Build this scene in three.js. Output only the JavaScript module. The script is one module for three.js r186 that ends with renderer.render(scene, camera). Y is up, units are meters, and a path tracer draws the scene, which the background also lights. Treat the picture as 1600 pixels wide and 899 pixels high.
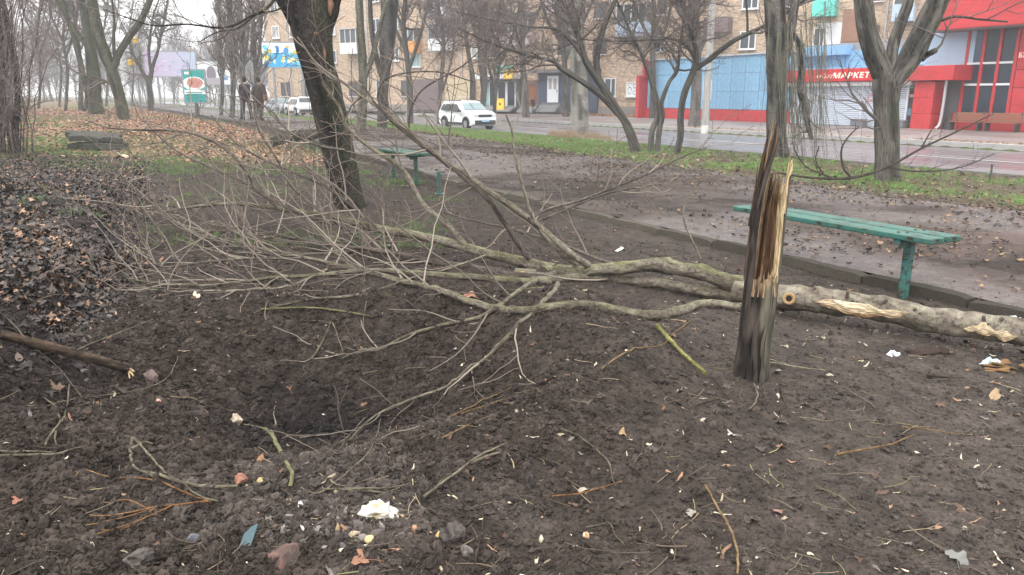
import * as THREE from 'three';
import { mergeGeometries } from 'three/addons/utils/BufferGeometryUtils.js';
import { RoundedBoxGeometry } from 'three/addons/geometries/RoundedBoxGeometry.js';
import { MarchingCubes } from 'three/addons/objects/MarchingCubes.js';

// ---------- camera, sky, sun, exposure ----------
const scene = new THREE.Scene();
const PITCH = 14.2 * Math.PI / 180, FOCAL = 1186;           // focal length in pixels of the 1600 x 899 photograph
const camera = new THREE.PerspectiveCamera(2 * Math.atan(449.5 / FOCAL) * 180 / Math.PI, 1600 / 899, 0.1, 2000);
camera.position.set(0, 1.6, 0);
camera.rotation.set(-PITCH, 0, 0);
{
  const w = 64, h = 32, data = new Float32Array(w * h * 4);
  for (let y = 0; y < h; y++) for (let x = 0; x < w; x++) {
    const up = Math.max(0, Math.sin(((y + 0.5) / h - 0.5) * Math.PI)), l = 0.86 + 0.34 * up, i = (y * w + x) * 4;
    data[i] = l * 1.0; data[i + 1] = l * 1.0; data[i + 2] = l * 1.005; data[i + 3] = 1;
  }
  const sky = new THREE.DataTexture(data, w, h, THREE.RGBAFormat, THREE.FloatType);
  sky.mapping = THREE.EquirectangularReflectionMapping; sky.magFilter = THREE.LinearFilter; sky.needsUpdate = true;
  scene.background = sky; scene.environment = sky;
}
const sun = new THREE.DirectionalLight(new THREE.Color(1, 0.97, 0.93), 0.6);
sun.position.set(-30, 70, 25); sun.castShadow = true; sun.shadow.radius = 30; sun.shadow.mapSize.set(2048, 2048);
Object.assign(sun.shadow.camera, { left: -60, right: 60, top: 60, bottom: -60, near: 1, far: 250 });
sun.target.position.set(0, 0, -20); scene.add(sun, sun.target);
const renderer = new THREE.WebGLRenderer({ antialias: true });
renderer.toneMapping = THREE.LinearToneMapping; renderer.toneMappingExposure = 2.75;
renderer.shadowMap.enabled = true;
scene.fog = new THREE.FogExp2(new THREE.Color(0.93, 0.94, 0.95), 0.0018);

// ---------- random numbers and noise ----------
function rngOf(seed) { let a = seed >>> 0; return () => { a = (a + 0x6d2b79f5) | 0; let t = Math.imul(a ^ (a >>> 15), 1 | a); t = (t + Math.imul(t ^ (t >>> 7), 61 | t)) ^ t; return ((t ^ (t >>> 14)) >>> 0) / 4294967296; }; }
const R0 = rngOf(77);
const LAT = new Float32Array(65536); for (let i = 0; i < 65536; i++) LAT[i] = R0() * 2 - 1;
function vnoise(x, y) {
  const ix = Math.floor(x), iy = Math.floor(y), fx = x - ix, fy = y - iy, sx = fx * fx * (3 - 2 * fx), sy = fy * fy * (3 - 2 * fy);
  const x0 = ix & 255, x1 = (ix + 1) & 255, y0 = (iy & 255) << 8, y1 = ((iy + 1) & 255) << 8;
  const a = LAT[y0 + x0], b = LAT[y0 + x1], c = LAT[y1 + x0], d = LAT[y1 + x1];
  return a + (b - a) * sx + (c - a) * sy + (a - b - c + d) * sx * sy;
}
function fbm(x, y, n = 4) { let s = 0, a = 0.5; for (let i = 0; i < n; i++) { s += a * vnoise(x, y); const t = x * 1.6 + y * 1.2; y = y * 1.6 - x * 1.2 + 17.3; x = t; a *= 0.5; } return s; }
const clamp = THREE.MathUtils.clamp, lerp = THREE.MathUtils.lerp;
const sm = (x, a, b) => { const t = clamp((x - a) / (b - a), 0, 1); return t * t * (3 - 2 * t); };
const V = (x, y, z) => new THREE.Vector3(x, y, z);
const C3 = (a, b, t) => [lerp(a[0], b[0], t), lerp(a[1], b[1], t), lerp(a[2], b[2], t)];

// ---------- terrain (d = metres ahead, s = across the road, t = along the road) ----------
const NX = 0.875, ND = 0.485;
const sOf = (x, d) => NX * x + ND * d, tOf = (x, d) => -ND * x + NX * d;
const stToX = (s, t) => NX * s - ND * t, stToD = (s, t) => ND * s + NX * t;
const PROFILE = [[-80, 0.1], [0, 0.05], [3.5, 0.0], [5.6, -0.1], [6.2, -0.1], [6.3, -0.05], [13, -0.16], [17.8, -0.16], [18.3, -0.18], [18.45, -0.36], [28.4, -0.34], [28.6, -0.2], [36, -0.05], [60, 0.15], [400, 2]];
function prof(s) { for (let i = 1; i < PROFILE.length; i++) if (s < PROFILE[i][0]) { const a = PROFILE[i - 1], b = PROFILE[i]; return lerp(a[1], b[1], clamp((s - a[0]) / (b[0] - a[0]), 0, 1)); } return 2; }
const CX = -1.12, CD = 4.25;
const bankEdge = (d) => 0.62 + 0.43 * d + 0.5 * (1 - sm(d, 3.0, 4.2)) + 0.25 * vnoise(d * 1.3, 4.4);
function macro(x, d) {
  const s = sOf(x, d), t = tOf(x, d);
  let h = prof(s) + 0.5 * sm(t, 12, 34) * (1 - sm(s, 8, 17));
  if (d < 16 && d > -3) {
    const dx = (x - CX) / 1.12, dd = (d - CD) / 0.98, wob = 1 + 0.16 * vnoise(x * 1.7 + 3, d * 1.7), r = Math.hypot(dx, dd) * wob;
    h -= 0.43 * Math.exp(-r * r * 1.3);
    const ang = Math.atan2(d - CD, x - CX);
    h += (0.07 + 0.12 * Math.max(0, Math.cos(ang - 0.35))) * Math.exp(-((r - 1.45) ** 2) / 0.12);
    h += 0.09 * Math.exp(-((x - 0.75) ** 2 / 0.9 + (d - 4.9) ** 2 / 0.9));
    const e = bankEdge(d);
    h += ((0.72 - 0.035 * d) * (0.6 * sm(-x, e, e + 0.7) + 0.4 * sm(-x, e + 0.5, e + 2)) + 0.2 * sm(-x, e - 0.1, e + 0.3) * fbm(x * 1.7, d * 1.7 + 8, 3)) * (1 - sm(d, 9, 16));
  }
  return h;
}
const roughness = (x, d) => { const r = Math.hypot((x - CX) / 1.5, (d - CD) / 1.4); return 0.3 + 0.5 * (1 - sm(r, 0.7, 1.9)) + 0.4 * (1 - sm(x, -1.2, 0.6)) * (1 - sm(d, 5, 8)); };
function detail(x, d, far) {
  const s = sOf(x, d); if (d > 26 || s > 18) return 0.02 * fbm(x * 0.5, d * 0.5, 2) * (s > 18.3 ? 0.1 : 1);
  const a = (s > 6.3 ? 0.25 : roughness(x, d)), near = 1 - sm(d, 9, 26);
  let h = 0.03 * vnoise(x * 2.1, d * 2.1) * a;
  const r1 = 1 - Math.abs(vnoise(x * 6.3 + 9, d * 6.3)), r2 = vnoise(x * 15.1, d * 15.1 + 5);
  h += near * a * (0.022 * (r1 * r1 - 0.5) + 0.012 * r2);
  if (!far) h += near * a * (0.005 * vnoise(x * 29, d * 29) + 0.005 * vnoise(x * 63, d * 63)) + near * 0.003 * vnoise(x * 58 + 3, d * 58);
  return h;
}
const H = (x, d) => macro(x, d) + detail(x, d, false);
const onGround = (x, d, up = 0) => V(x, H(x, d) + up, -d);

// a pixel of the photograph -> direction per metre ahead; used once to read real positions off the photograph
const SN = Math.sin(PITCH), CS = Math.cos(PITCH);
function ray(px, py) { const a = (px - 800) / FOCAL, b = -(py - 449.5) / FOCAL, w = b * SN + CS; return [a / w, (b * CS - SN) / w]; }
function at(px, py, d, up = 0.004) { const [k, m] = ray(px, py); const p = V(k * d, 1.6 + m * d, -d); const g = H(p.x, d) + up; if (p.y < g && d < 16) { const q = G(px, py); q.y += up; return q; } return p; }
function G(px, py, up = 0) {
  const [k, m] = ray(px, py); let d = 1.2, step = 0.05;
  while (d < 300) { const n = d + step; if (1.6 + m * n < macro(k * n, n) + detail(k * n, n, true)) { let lo = d, hi = n; for (let i = 0; i < 14; i++) { const mid = (lo + hi) / 2; if (1.6 + m * mid < H(k * mid, mid)) hi = mid; else lo = mid; } d = hi; break; } d = n; step = 0.02 * d; }
  return V(k * d, H(k * d, d) + up, -d);
}

// ---------- naming, tagging, building ----------
const used = {};
function numbered(n) { const k = used[n] = (used[n] ?? -1) + 1; return k ? n + '_' + String(k).padStart(3, '0') : n; }
function tag(o, label, category, group, kind) { if (label) o.userData.label = label; if (category) o.userData.category = category; if (group) o.userData.group = group; if (kind) o.userData.kind = kind; return o; }
function shade(o) { o.castShadow = o.receiveShadow = true; return o; }
function thing(name, label, category, pos, turn = 0, group) { const o = new THREE.Group(); o.name = numbered(name); scene.add(o); if (pos) o.position.copy(pos); o.rotation.y = turn; return tag(o, label, category, group); }
function part(name, geo, mat, parent) { const m = shade(new THREE.Mesh(geo, mat)); m.name = name; parent.add(m); return m; }
function single(name, geo, mat, label, category, group) { const m = shade(new THREE.Mesh(geo, mat)); m.name = numbered(name); scene.add(m); return tag(m, label, category, group); }
function struct(name, geo, mat) { const m = shade(new THREE.Mesh(geo, mat)); m.name = name; scene.add(m); m.userData.kind = 'structure'; return m; }
const bx = (w, h, d, x = 0, y = 0, z = 0) => new THREE.BoxGeometry(w, h, d).translate(x, y, z);
const rbx = (w, h, d, x = 0, y = 0, z = 0, r = 0.01) => new RoundedBoxGeometry(w, h, d, 2, Math.min(r, w / 2.1, h / 2.1, d / 2.1)).translate(x, y, z);
const cyl = (r0, r1, h, x = 0, y = 0, z = 0, n = 16) => new THREE.CylinderGeometry(r0, r1, h, n).translate(x, y, z);
const plain = (g) => { const q = g.index ? g.toNonIndexed() : g; for (const k of Object.keys(q.attributes)) if (!['position', 'normal', 'uv'].includes(k)) q.deleteAttribute(k); return q; };
const merge = (list) => mergeGeometries(list.map(plain));
function metreUV(g) { // uv in metres from the face each vertex lies on
  g = g.index ? g.toNonIndexed() : g; const p = g.attributes.position, n = g.attributes.normal, uv = new Float32Array(p.count * 2);
  for (let i = 0; i < p.count; i++) { const ax = Math.abs(n.getX(i)), ay = Math.abs(n.getY(i)), az = Math.abs(n.getZ(i)); let u, v; if (ay > ax && ay > az) { u = p.getX(i); v = p.getZ(i); } else if (ax > az) { u = p.getZ(i); v = p.getY(i); } else { u = p.getX(i); v = p.getY(i); } uv[i * 2] = u; uv[i * 2 + 1] = v; }
  g.setAttribute('uv', new THREE.BufferAttribute(uv, 2)); return g;
}
class MB {
  constructor() { this.P = []; this.N = []; this.C = []; this.U = []; this.I = []; }
  get count() { return this.P.length / 3; }
  v(x, y, z, nx, ny, nz, c, u, w) { this.P.push(x, y, z); this.N.push(nx, ny, nz); this.C.push(c[0], c[1], c[2]); this.U.push(u, w); return this.P.length / 3 - 1; }
  // a tube through points; rad per point; col(point index, angle, normal y) gives the colour
  tube(pts, rad, { sides = 6, col = [0.1, 0.1, 0.1], cap = true, lump = 0, seed = 0 } = {}) {
    const n = pts.length, base = this.count, T = V(), A = V(), B = V(), q = V(); let len = 0;
    T.subVectors(pts[1], pts[0]).normalize(); A.set(Math.abs(T.y) > 0.9 ? 1 : 0, Math.abs(T.y) > 0.9 ? 0 : 1, 0).cross(T).normalize();
    for (let i = 0; i < n; i++) {
      T.subVectors(pts[Math.min(n - 1, i + 1)], pts[Math.max(0, i - 1)]).normalize();
      A.addScaledVector(T, -A.dot(T)).normalize(); B.crossVectors(T, A);
      if (i) len += pts[i].distanceTo(pts[i - 1]);
      for (let j = 0; j <= sides; j++) {
        const a = (j / sides) * Math.PI * 2, ca = Math.cos(a), sa = Math.sin(a);
        q.set(A.x * ca + B.x * sa, A.y * ca + B.y * sa, A.z * ca + B.z * sa);
        let r = rad[i]; if (lump) r *= 1 + lump * (vnoise(Math.cos(a) * 1.7 + seed, Math.sin(a) * 1.7 + len / Math.max(rad[0], 0.01) * 0.45) + 0.5 * vnoise(Math.cos(a) * 4 + seed + 7, Math.sin(a) * 4 + len / Math.max(rad[0], 0.01) * 1.3));
        const c = typeof col === 'function' ? col(i / (n - 1), q, pts[i]) : col;
        this.v(pts[i].x + q.x * r, pts[i].y + q.y * r, pts[i].z + q.z * r, q.x, q.y, q.z, c, (j / sides) * 6.28 * rad[0], len);
      }
    }
    const w = sides + 1;
    for (let i = 0; i < n - 1; i++) for (let j = 0; j < sides; j++) { const a = base + i * w + j, b = a + 1, c = a + w, d = c + 1; this.I.push(a, b, c, b, d, c); }
    if (cap) for (const e of [0, n - 1]) {
      const c0 = typeof col === 'function' ? col(e ? 1 : 0, q, pts[e]) : col; T.subVectors(pts[Math.min(n - 1, e + 1)], pts[Math.max(0, e - 1)]).normalize().multiplyScalar(e ? 1 : -1);
      const m = this.v(pts[e].x, pts[e].y, pts[e].z, T.x, T.y, T.z, c0, 0, 0), r0 = base + e * w;
      const ring = []; for (let j = 0; j <= sides; j++) { const k = r0 + j; ring.push(this.v(this.P[k * 3], this.P[k * 3 + 1], this.P[k * 3 + 2], T.x, T.y, T.z, c0, 0, 0)); }
      for (let j = 0; j < sides; j++) e ? this.I.push(m, ring[j], ring[j + 1]) : this.I.push(m, ring[j + 1], ring[j]);
    }
    return this;
  }
  // a grid of vertices, f(i, j) -> {p, c, u}; normals computed
  grid(nu, nv, f) {
    const base = this.count; for (let j = 0; j <= nv; j++) for (let i = 0; i <= nu; i++) { const q = f(i / nu, j / nv); this.v(q.p.x, q.p.y, q.p.z, 0, 1, 0, q.c, q.u[0], q.u[1]); }
    const w = nu + 1; for (let j = 0; j < nv; j++) for (let i = 0; i < nu; i++) { const a = base + j * w + i; this.I.push(a, a + 1, a + w, a + 1, a + w + 1, a + w); }
    this.smooth = true; return this;
  }
  geo() {
    const g = new THREE.BufferGeometry(); g.setAttribute('position', new THREE.BufferAttribute(new Float32Array(this.P), 3)); g.setAttribute('normal', new THREE.BufferAttribute(new Float32Array(this.N), 3));
    g.setAttribute('color', new THREE.BufferAttribute(new Float32Array(this.C), 3)); g.setAttribute('uv', new THREE.BufferAttribute(new Float32Array(this.U), 2)); g.setIndex(this.I);
    if (this.smooth) g.computeVertexNormals(); return g;
  }
}
function smoothPath(pts, rad, k) { // Catmull-Rom through control points, radii interpolated with them
  if (pts.length < 3) { const o = [], r = []; for (let i = 0; i <= k; i++) { o.push(pts[0].clone().lerp(pts[1], i / k)); r.push(lerp(rad[0], rad[1], i / k)); } return [o, r]; }
  const c = new THREE.CatmullRomCurve3(pts, false, 'catmullrom', 0.5), n = (pts.length - 1) * k, o = [], r = [];
  for (let i = 0; i <= n; i++) { const u = i / n, f = u * (pts.length - 1), a = Math.min(pts.length - 2, Math.floor(f)); o.push(c.getPoint(u)); r.push(lerp(rad[a], rad[a + 1], f - a)); }
  return [o, r];
}
// side branches along a limb, and theirs in turn
function sprout(mb, pts, rad, o, rng, lvl = 0) {
  let L = 0; const acc = [0]; for (let i = 1; i < pts.length; i++) acc.push(L += pts[i].distanceTo(pts[i - 1]));
  const T = V(), Q = V();
  for (let x = L * (lvl ? 0.15 : o.from ?? 0.2) + rng() * o.gap[lvl]; x < L; x += o.gap[lvl] * (0.5 + rng())) {
    let i = 1; while (i < pts.length - 1 && acc[i] < x) i++;
    const f = (x - acc[i - 1]) / Math.max(1e-6, acc[i] - acc[i - 1]), p = pts[i - 1].clone().lerp(pts[i], f), pr = lerp(rad[i - 1], rad[i], f);
    T.subVectors(pts[i], pts[i - 1]).normalize(); Q.set(rng() - 0.5, (rng() - 0.5) * (o.flat ?? 1), rng() - 0.5); if (o.aim) Q.addScaledVector(o.aim, 0.35); Q.addScaledVector(T, -Q.dot(T)).normalize();
    const a = (o.ang ?? 0.75) * (0.6 + 0.8 * rng()), dir = T.clone().multiplyScalar(Math.cos(a)).addScaledVector(Q, Math.sin(a)); dir.y += (o.up ?? 0.1); dir.normalize();
    const tone = 0.55 + 0.75 * rng(), len = o.len[lvl] * (0.45 + 0.9 * rng()) * (1 - 0.45 * x / L), r = Math.min(pr * 0.7, o.r[lvl] * (0.7 + 0.6 * rng())), n = o.seg[lvl], qp = [p], qr = [r];
    for (let k = 1; k <= n; k++) { dir.x += (rng() - 0.5) * (o.kink ?? 0.5); dir.y += (rng() - 0.5) * (o.kink ?? 0.5) + (o.lift ?? 0.05); dir.z += (rng() - 0.5) * (o.kink ?? 0.5); dir.normalize(); const np = qp[k - 1].clone().addScaledVector(dir, len / n); if (o.ground) { const g = H(np.x, -np.z) + 0.01; if (np.y < g) { np.y = g + 0.01 * rng(); } } qp.push(np); qr.push(Math.max(o.tip ?? 0.0015, r * (1 - 0.8 * k / n))); }
    mb.tube(qp, qr, { sides: o.sides[lvl], col: o.col[Math.min(lvl, o.col.length - 1)].map((q) => q * tone), cap: false });
    if (lvl + 1 < o.len.length) sprout(mb, qp, qr, o, rng, lvl + 1);
  }
}

// ---------- textures and materials ----------
function tex(size, f, srgb = true, rep = 1) { // f(u, v) -> grey or [r, g, b] in 0..1
  const d = new Uint8Array(size * size * 4);
  for (let y = 0; y < size; y++) for (let x = 0; x < size; x++) { const c = f(x / size, y / size), i = (y * size + x) * 4; if (typeof c === 'number') d[i] = d[i + 1] = d[i + 2] = clamp(c, 0, 1) * 255; else { d[i] = clamp(c[0], 0, 1) * 255; d[i + 1] = clamp(c[1], 0, 1) * 255; d[i + 2] = clamp(c[2], 0, 1) * 255; } d[i + 3] = 255; }
  const t = new THREE.DataTexture(d, size, size); t.wrapS = t.wrapT = THREE.RepeatWrapping; t.magFilter = THREE.LinearFilter; t.minFilter = THREE.LinearMipmapLinearFilter; t.generateMipmaps = true; if (srgb) t.colorSpace = THREE.SRGBColorSpace; t.repeat.set(rep, rep); t.needsUpdate = true; return t;
}
const tile = (u, v, n, o = 3, seed = 0) => { // fbm that repeats every 1: lattice periods divide 256
  let s = 0, a = 0.5; for (let i = 0; i < o; i++) { const m = n << i, x = u * m, y = v * m, ix = Math.floor(x), iy = Math.floor(y), fx = x - ix, fy = y - iy, sx = fx * fx * (3 - 2 * fx), sy = fy * fy * (3 - 2 * fy); const g = (i2, j2) => LAT[((((j2 % m) + seed * 31 + i * 7) & 255) << 8) + ((i2 % m + seed * 13) & 255)]; s += a * lerp(lerp(g(ix, iy), g(ix + 1, iy), sx), lerp(g(ix, iy + 1), g(ix + 1, iy + 1), sx), sy); a *= 0.55; } return s;
};
const soilMap = tex(1024, (u, v) => { const n = tile(u, v, 12, 5), g = tile(u, v, 64, 2, 3), f = tile(u, v, 128, 1, 7); const k = 0.74 + 0.2 * n + 0.3 * g - 0.30 * sm(-f, 0.15, 0.45) + 0.2 * sm(f, 0.3, 0.5); return [k, k * 0.97, k * 0.95]; }, false);
const wetMap = tex(512, (u, v) => { const k = 0.55 + 0.5 * sm(tile(u, v, 8, 4, 41), -0.15, 0.15) + 0.15 * tile(u, v, 48, 2, 43); return k; }, false);
const soilBump = tex(1024, (u, v) => 0.5 + 0.25 * tile(u, v, 20, 3, 5) + 0.45 * tile(u, v, 64, 3, 8), false);
const barkMap = tex(512, (u, v) => { const w = tile(u, v, 4, 3, 2) * 0.09, r = Math.abs(tile((u + w + 1) % 1, v * 0.999, 16, 2, 4)); return 0.5 + 0.5 * sm(r, 0, 0.35) * (0.8 + 0.5 * tile(u, v, 32, 3, 6)); }, false);
const barkBump = tex(512, (u, v) => { const w = tile(u, v, 4, 3, 2) * 0.09, r = Math.abs(tile((u + w + 1) % 1, v * 0.999, 16, 2, 4)); return sm(r, 0, 0.3) * 0.8 + 0.2 * tile(u, v, 32, 3, 6); }, false);
const streakMap = tex(512, (u, v) => { const w = tile(u, v, 4, 2, 6) * 0.05, a = tile((u + w + 1) % 1, (v * 0.125) % 1, 32, 3, 4), b = tile(u, v, 8, 3, 11); return 0.78 + 0.32 * a + 0.3 * b - 0.45 * sm(-a, 0.2, 0.42); }, false);
const streakBump = tex(512, (u, v) => { const w = tile(u, v, 4, 2, 6) * 0.05, a = tile((u + w + 1) % 1, (v * 0.125) % 1, 32, 3, 4); return 0.5 + 0.5 * a + 0.3 * tile(u, v, 24, 3, 14); }, false);
const limbMap = tex(512, (u, v) => { const a = tile(u, v, 8, 4, 21), b = tile(u, v, 64, 2, 23), l = tile((u * 0.25) % 1, v, 64, 2, 25), sp = tile(u, v, 24, 2, 29); const k = 0.72 + 0.42 * a + 0.2 * b - 0.13 * sm(l, 0.22, 0.4) - 0.3 * sm(sp, 0.28, 0.42); return [k, k * lerp(0.95, 1.03, sm(a, -0.2, 0.2)), k * 0.93]; }, false);
const limbBump = tex(512, (u, v) => 0.5 + 0.4 * tile(u, v, 16, 4, 22) - 0.15 * sm(tile((u * 0.25) % 1, v, 64, 2, 25), 0.22, 0.4), false);
const fineMap = tex(512, (u, v) => 0.82 + 0.2 * tile(u, v, 16, 4, 1) + 0.15 * tile(u, v, 80, 2, 9), false);
const fineBump = tex(512, (u, v) => 0.5 + 0.4 * tile(u, v, 24, 4, 12), false);
const rep = (t, x, y = x) => { const c = t.clone(); c.repeat.set(x, y); c.needsUpdate = true; return c; };
const mat = (o) => { const m = new THREE.MeshPhysicalMaterial({ roughness: 0.85, metalness: 0, ...o }); if (m.roughness > 0.6 && o.specularIntensity === undefined) m.specularIntensity = 0.25; return m; }; // rough earth, bark and litter trap most of the surface sheen
const lin = (r, g, b) => new THREE.Color().setRGB(r, g, b);
const M = {
  soil: mat({ vertexColors: true, map: rep(soilMap, 0.7), bumpMap: rep(soilBump, 0.7), bumpScale: 0.028, roughness: 0.86 }),
  mud: mat({ vertexColors: true, map: rep(soilMap, 0.5), bumpMap: rep(soilBump, 0.9), bumpScale: 0.014, roughness: 0.72, roughnessMap: rep(wetMap, 0.22) }),
  asphalt: mat({ color: lin(0.17, 0.16, 0.17), map: rep(fineMap, 0.3), bumpMap: rep(fineBump, 1), bumpScale: 0.003, roughness: 0.5, roughnessMap: rep(wetMap, 0.16, 0.006) }),
  paving: mat({ vertexColors: true, map: rep(fineMap, 0.4), roughness: 0.55 }),
  bark: mat({ vertexColors: true, map: rep(barkMap, 2, 1), bumpMap: rep(barkBump, 2, 1), bumpScale: 0.02, roughness: 0.9 }),
  smoothBark: mat({ vertexColors: true, map: rep(fineMap, 6, 2), bumpMap: rep(fineBump, 8, 3), bumpScale: 0.004, roughness: 0.8 }),
  streakBark: mat({ vertexColors: true, map: rep(streakMap, 2, 1), bumpMap: rep(streakBump, 2, 1), bumpScale: 0.014, roughness: 0.9 }),
  limb: mat({ vertexColors: true, map: rep(limbMap, 3, 2.4), bumpMap: rep(limbBump, 3, 2.4), bumpScale: 0.012, roughness: 0.88 }),
  stick: mat({ vertexColors: true, map: rep(limbMap, 8, 5), bumpMap: rep(limbBump, 8, 5), bumpScale: 0.004, roughness: 0.9 }),
  twig: mat({ vertexColors: true, roughness: 0.85 }),
  wood: mat({ vertexColors: true, map: rep(barkMap, 6, 0.5), bumpMap: rep(barkBump, 6, 0.5), bumpScale: 0.006, roughness: 0.75 }),
  vc: mat({ vertexColors: true, roughness: 0.8 }),
  concrete: mat({ color: lin(0.25, 0.24, 0.23), map: rep(fineMap, 1.2), bumpMap: rep(fineBump, 3), bumpScale: 0.008, roughness: 0.9 }),
};
const solid = (r, g, b, o = {}) => mat({ color: lin(r, g, b), ...o });
// ---------- the setting: ground, path, road, pavement, kerb ----------
const bankZone = (x, d) => { const e = bankEdge(d); return sm(-x, e - 0.25, e + 0.35) * (1 - sm(d, 15.5, 19)) * sm(d, 1.2, 2.2); };
const parkZone = (x, d) => { const s = sOf(x, d); return sm(d + 1.5 * vnoise(x * 0.4, d * 0.4), 16.5, 20) * (1 - sm(s, 4.6, 6)); };
function groundColor(x, d) {
  const s = sOf(x, d), n = fbm(x * 0.9, d * 0.9, 3), g = fbm(x * 9, d * 9, 3);
  let c = C3([0.057, 0.045, 0.038], [0.092, 0.076, 0.066], sm(x + 0.8 * n, -0.4, 2.6));          // dark fresh earth, paler where it is trodden
  const r = Math.hypot((x - CX) / 1.0, (d - CD) / 0.9);
  c = C3(c, [0.018, 0.016, 0.016], 0.85 * (1 - sm(r + 0.5 * n, 0.25, 1.0)));                       // scorched bowl of the crater
  c = C3(c, [0.10, 0.083, 0.073], 0.6 * sm(fbm(x * 2.2 + 40, d * 2.2, 3) - 0.12 - Math.hypot(x + 0.75, d - 2.75) * 0.35, -0.4, 0.05)); // ashy rubble on the near rim
  c = C3(c, [0.045, 0.038, 0.036], 0.75 * bankZone(x, d));
  if (s > 6.25) c = C3([0.13, 0.112, 0.11], [0.085, 0.072, 0.066], sm(n + 0.4 * g, -0.2, 0.3));
  const grass = C3([0.085, 0.13, 0.034], [0.10, 0.085, 0.055], sm(n + 0.5 * g, -0.15, 0.3));
  c = C3(c, grass, sm(s + 1.3 * n + 0.5 * g, 12.6, 13.6));
  if (s < 6.1) c = C3(c, [0.08, 0.10, 0.04], 0.3 * 0.7 * sm(fbm(x * 0.8 + 9, d * 0.8, 3) + 0.5 * g, 0.1, 0.4) * sm(d, 8.5, 10.5));
  const p = parkZone(x, d);
  if (p > 0) c = C3(c, C3([0.27, 0.18, 0.12], [0.17, 0.19, 0.08], sm(fbm(x * 0.25 + 5, d * 0.5, 3) + 0.3 * g, 0.02, 0.2)), p);
  if (s > 36) c = C3(c, [0.16, 0.14, 0.13], 1);
  const k = 0.86 * (s > 12 ? 1.4 : 1) * (1 + 0.5 * g); return [c[0] * k, c[1] * k, c[2] * k];
}
{
  const angles = [], radii = [0.4, 0.9, 1.3, 1.6]; let a = -180;
  while (a < 180) { angles.push(a); a += Math.abs(a) < 41 ? 0.13 : Math.abs(a) < 60 ? 1 : 5; }
  let r = 1.6; while (r < 900) { r *= r < 9 ? 1.0031 : r < 16 ? 1.005 : r < 60 ? 1.012 : 1.08; radii.push(r); }
  const na = angles.length, nr = radii.length, P = new Float32Array((na * nr + 1) * 3), C = new Float32Array((na * nr + 1) * 3), U = new Float32Array((na * nr + 1) * 2), I = [];
  const put = (k, x, d) => { const y = Math.min(H(x, d), 3); P.set([x, y, -d], k * 3); C.set(groundColor(x, d), k * 3); U.set([x, d], k * 2); };
  for (let j = 0; j < nr; j++) for (let i = 0; i < na; i++) { const th = angles[i] * Math.PI / 180; put(j * na + i, radii[j] * Math.sin(th), radii[j] * Math.cos(th)); }
  put(na * nr, 0, 0);
  for (let i = 0; i < na; i++) { const i2 = (i + 1) % na; I.push(na * nr, i2, i); for (let j = 0; j < nr - 1; j++) { const p = j * na + i, q = j * na + i2; I.push(p, q, p + na, q, q + na, p + na); } }
  const g = new THREE.BufferGeometry(); g.setAttribute('position', new THREE.BufferAttribute(P, 3)); g.setAttribute('color', new THREE.BufferAttribute(C, 3)); g.setAttribute('uv', new THREE.BufferAttribute(U, 2)); g.setIndex(new THREE.BufferAttribute(new Uint32Array(I), 1)); g.computeVertexNormals();
  struct('ground', g, M.soil);
}
// a strip laid along the road between two distances s, its height from f(s, t)
function strip(name, s0, s1, t0, t1, ns, nt, f, col, m) {
  const b = new MB(); b.grid(ns, nt, (u, v) => { const t = t0 + (t1 - t0) * v * v, s = lerp(s0, s1, u), x = stToX(s, t), d = stToD(s, t); return { p: V(x, f(s, t, x, d), -d), c: col(s, t, x, d), u: [s, t] }; });
  return struct(name, b.geo(), m);
}
strip('path', 6.33, 13.6, -8, 120, 60, 700, (s, t, x, d) => macro(x, d) + 0.012 * fbm(x * 1.5, d * 1.5, 3) + 0.035 * (1 - sm(s + 0.9 * fbm(x * 0.8, d * 0.8, 3), 12.2, 13.3)) - 0.012, (s, t, x, d) => { const n = sm(fbm(x * 0.7 + 3, d * 0.7, 4) + 0.25 * fbm(x * 8, d * 8, 2), -0.16, 0.26); const c = C3(C3([0.034, 0.024, 0.019], [0.080, 0.060, 0.050], n), [0.15, 0.133, 0.128], sm(fbm(x * 0.35 + 21, d * 0.35, 3), -0.12, 0.25)); return c; }, M.mud);
strip('road', 18.47, 28.5, -40, 260, 8, 300, (s, t) => -0.3 + 0.5 * 0 + 0.01 * fbm(s, t * 0.2, 2), () => [1, 1, 1], M.asphalt);
strip('pavement', 28.66, 36.2, -30, 200, 12, 400, (s) => lerp(-0.13, 0.03, (s - 28.66) / 7.5), (s, t) => C3([0.20, 0.16, 0.15], [0.28, 0.24, 0.23], sm(fbm(s * 0.6, t * 0.4, 3), -0.2, 0.25)), M.paving);
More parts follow.
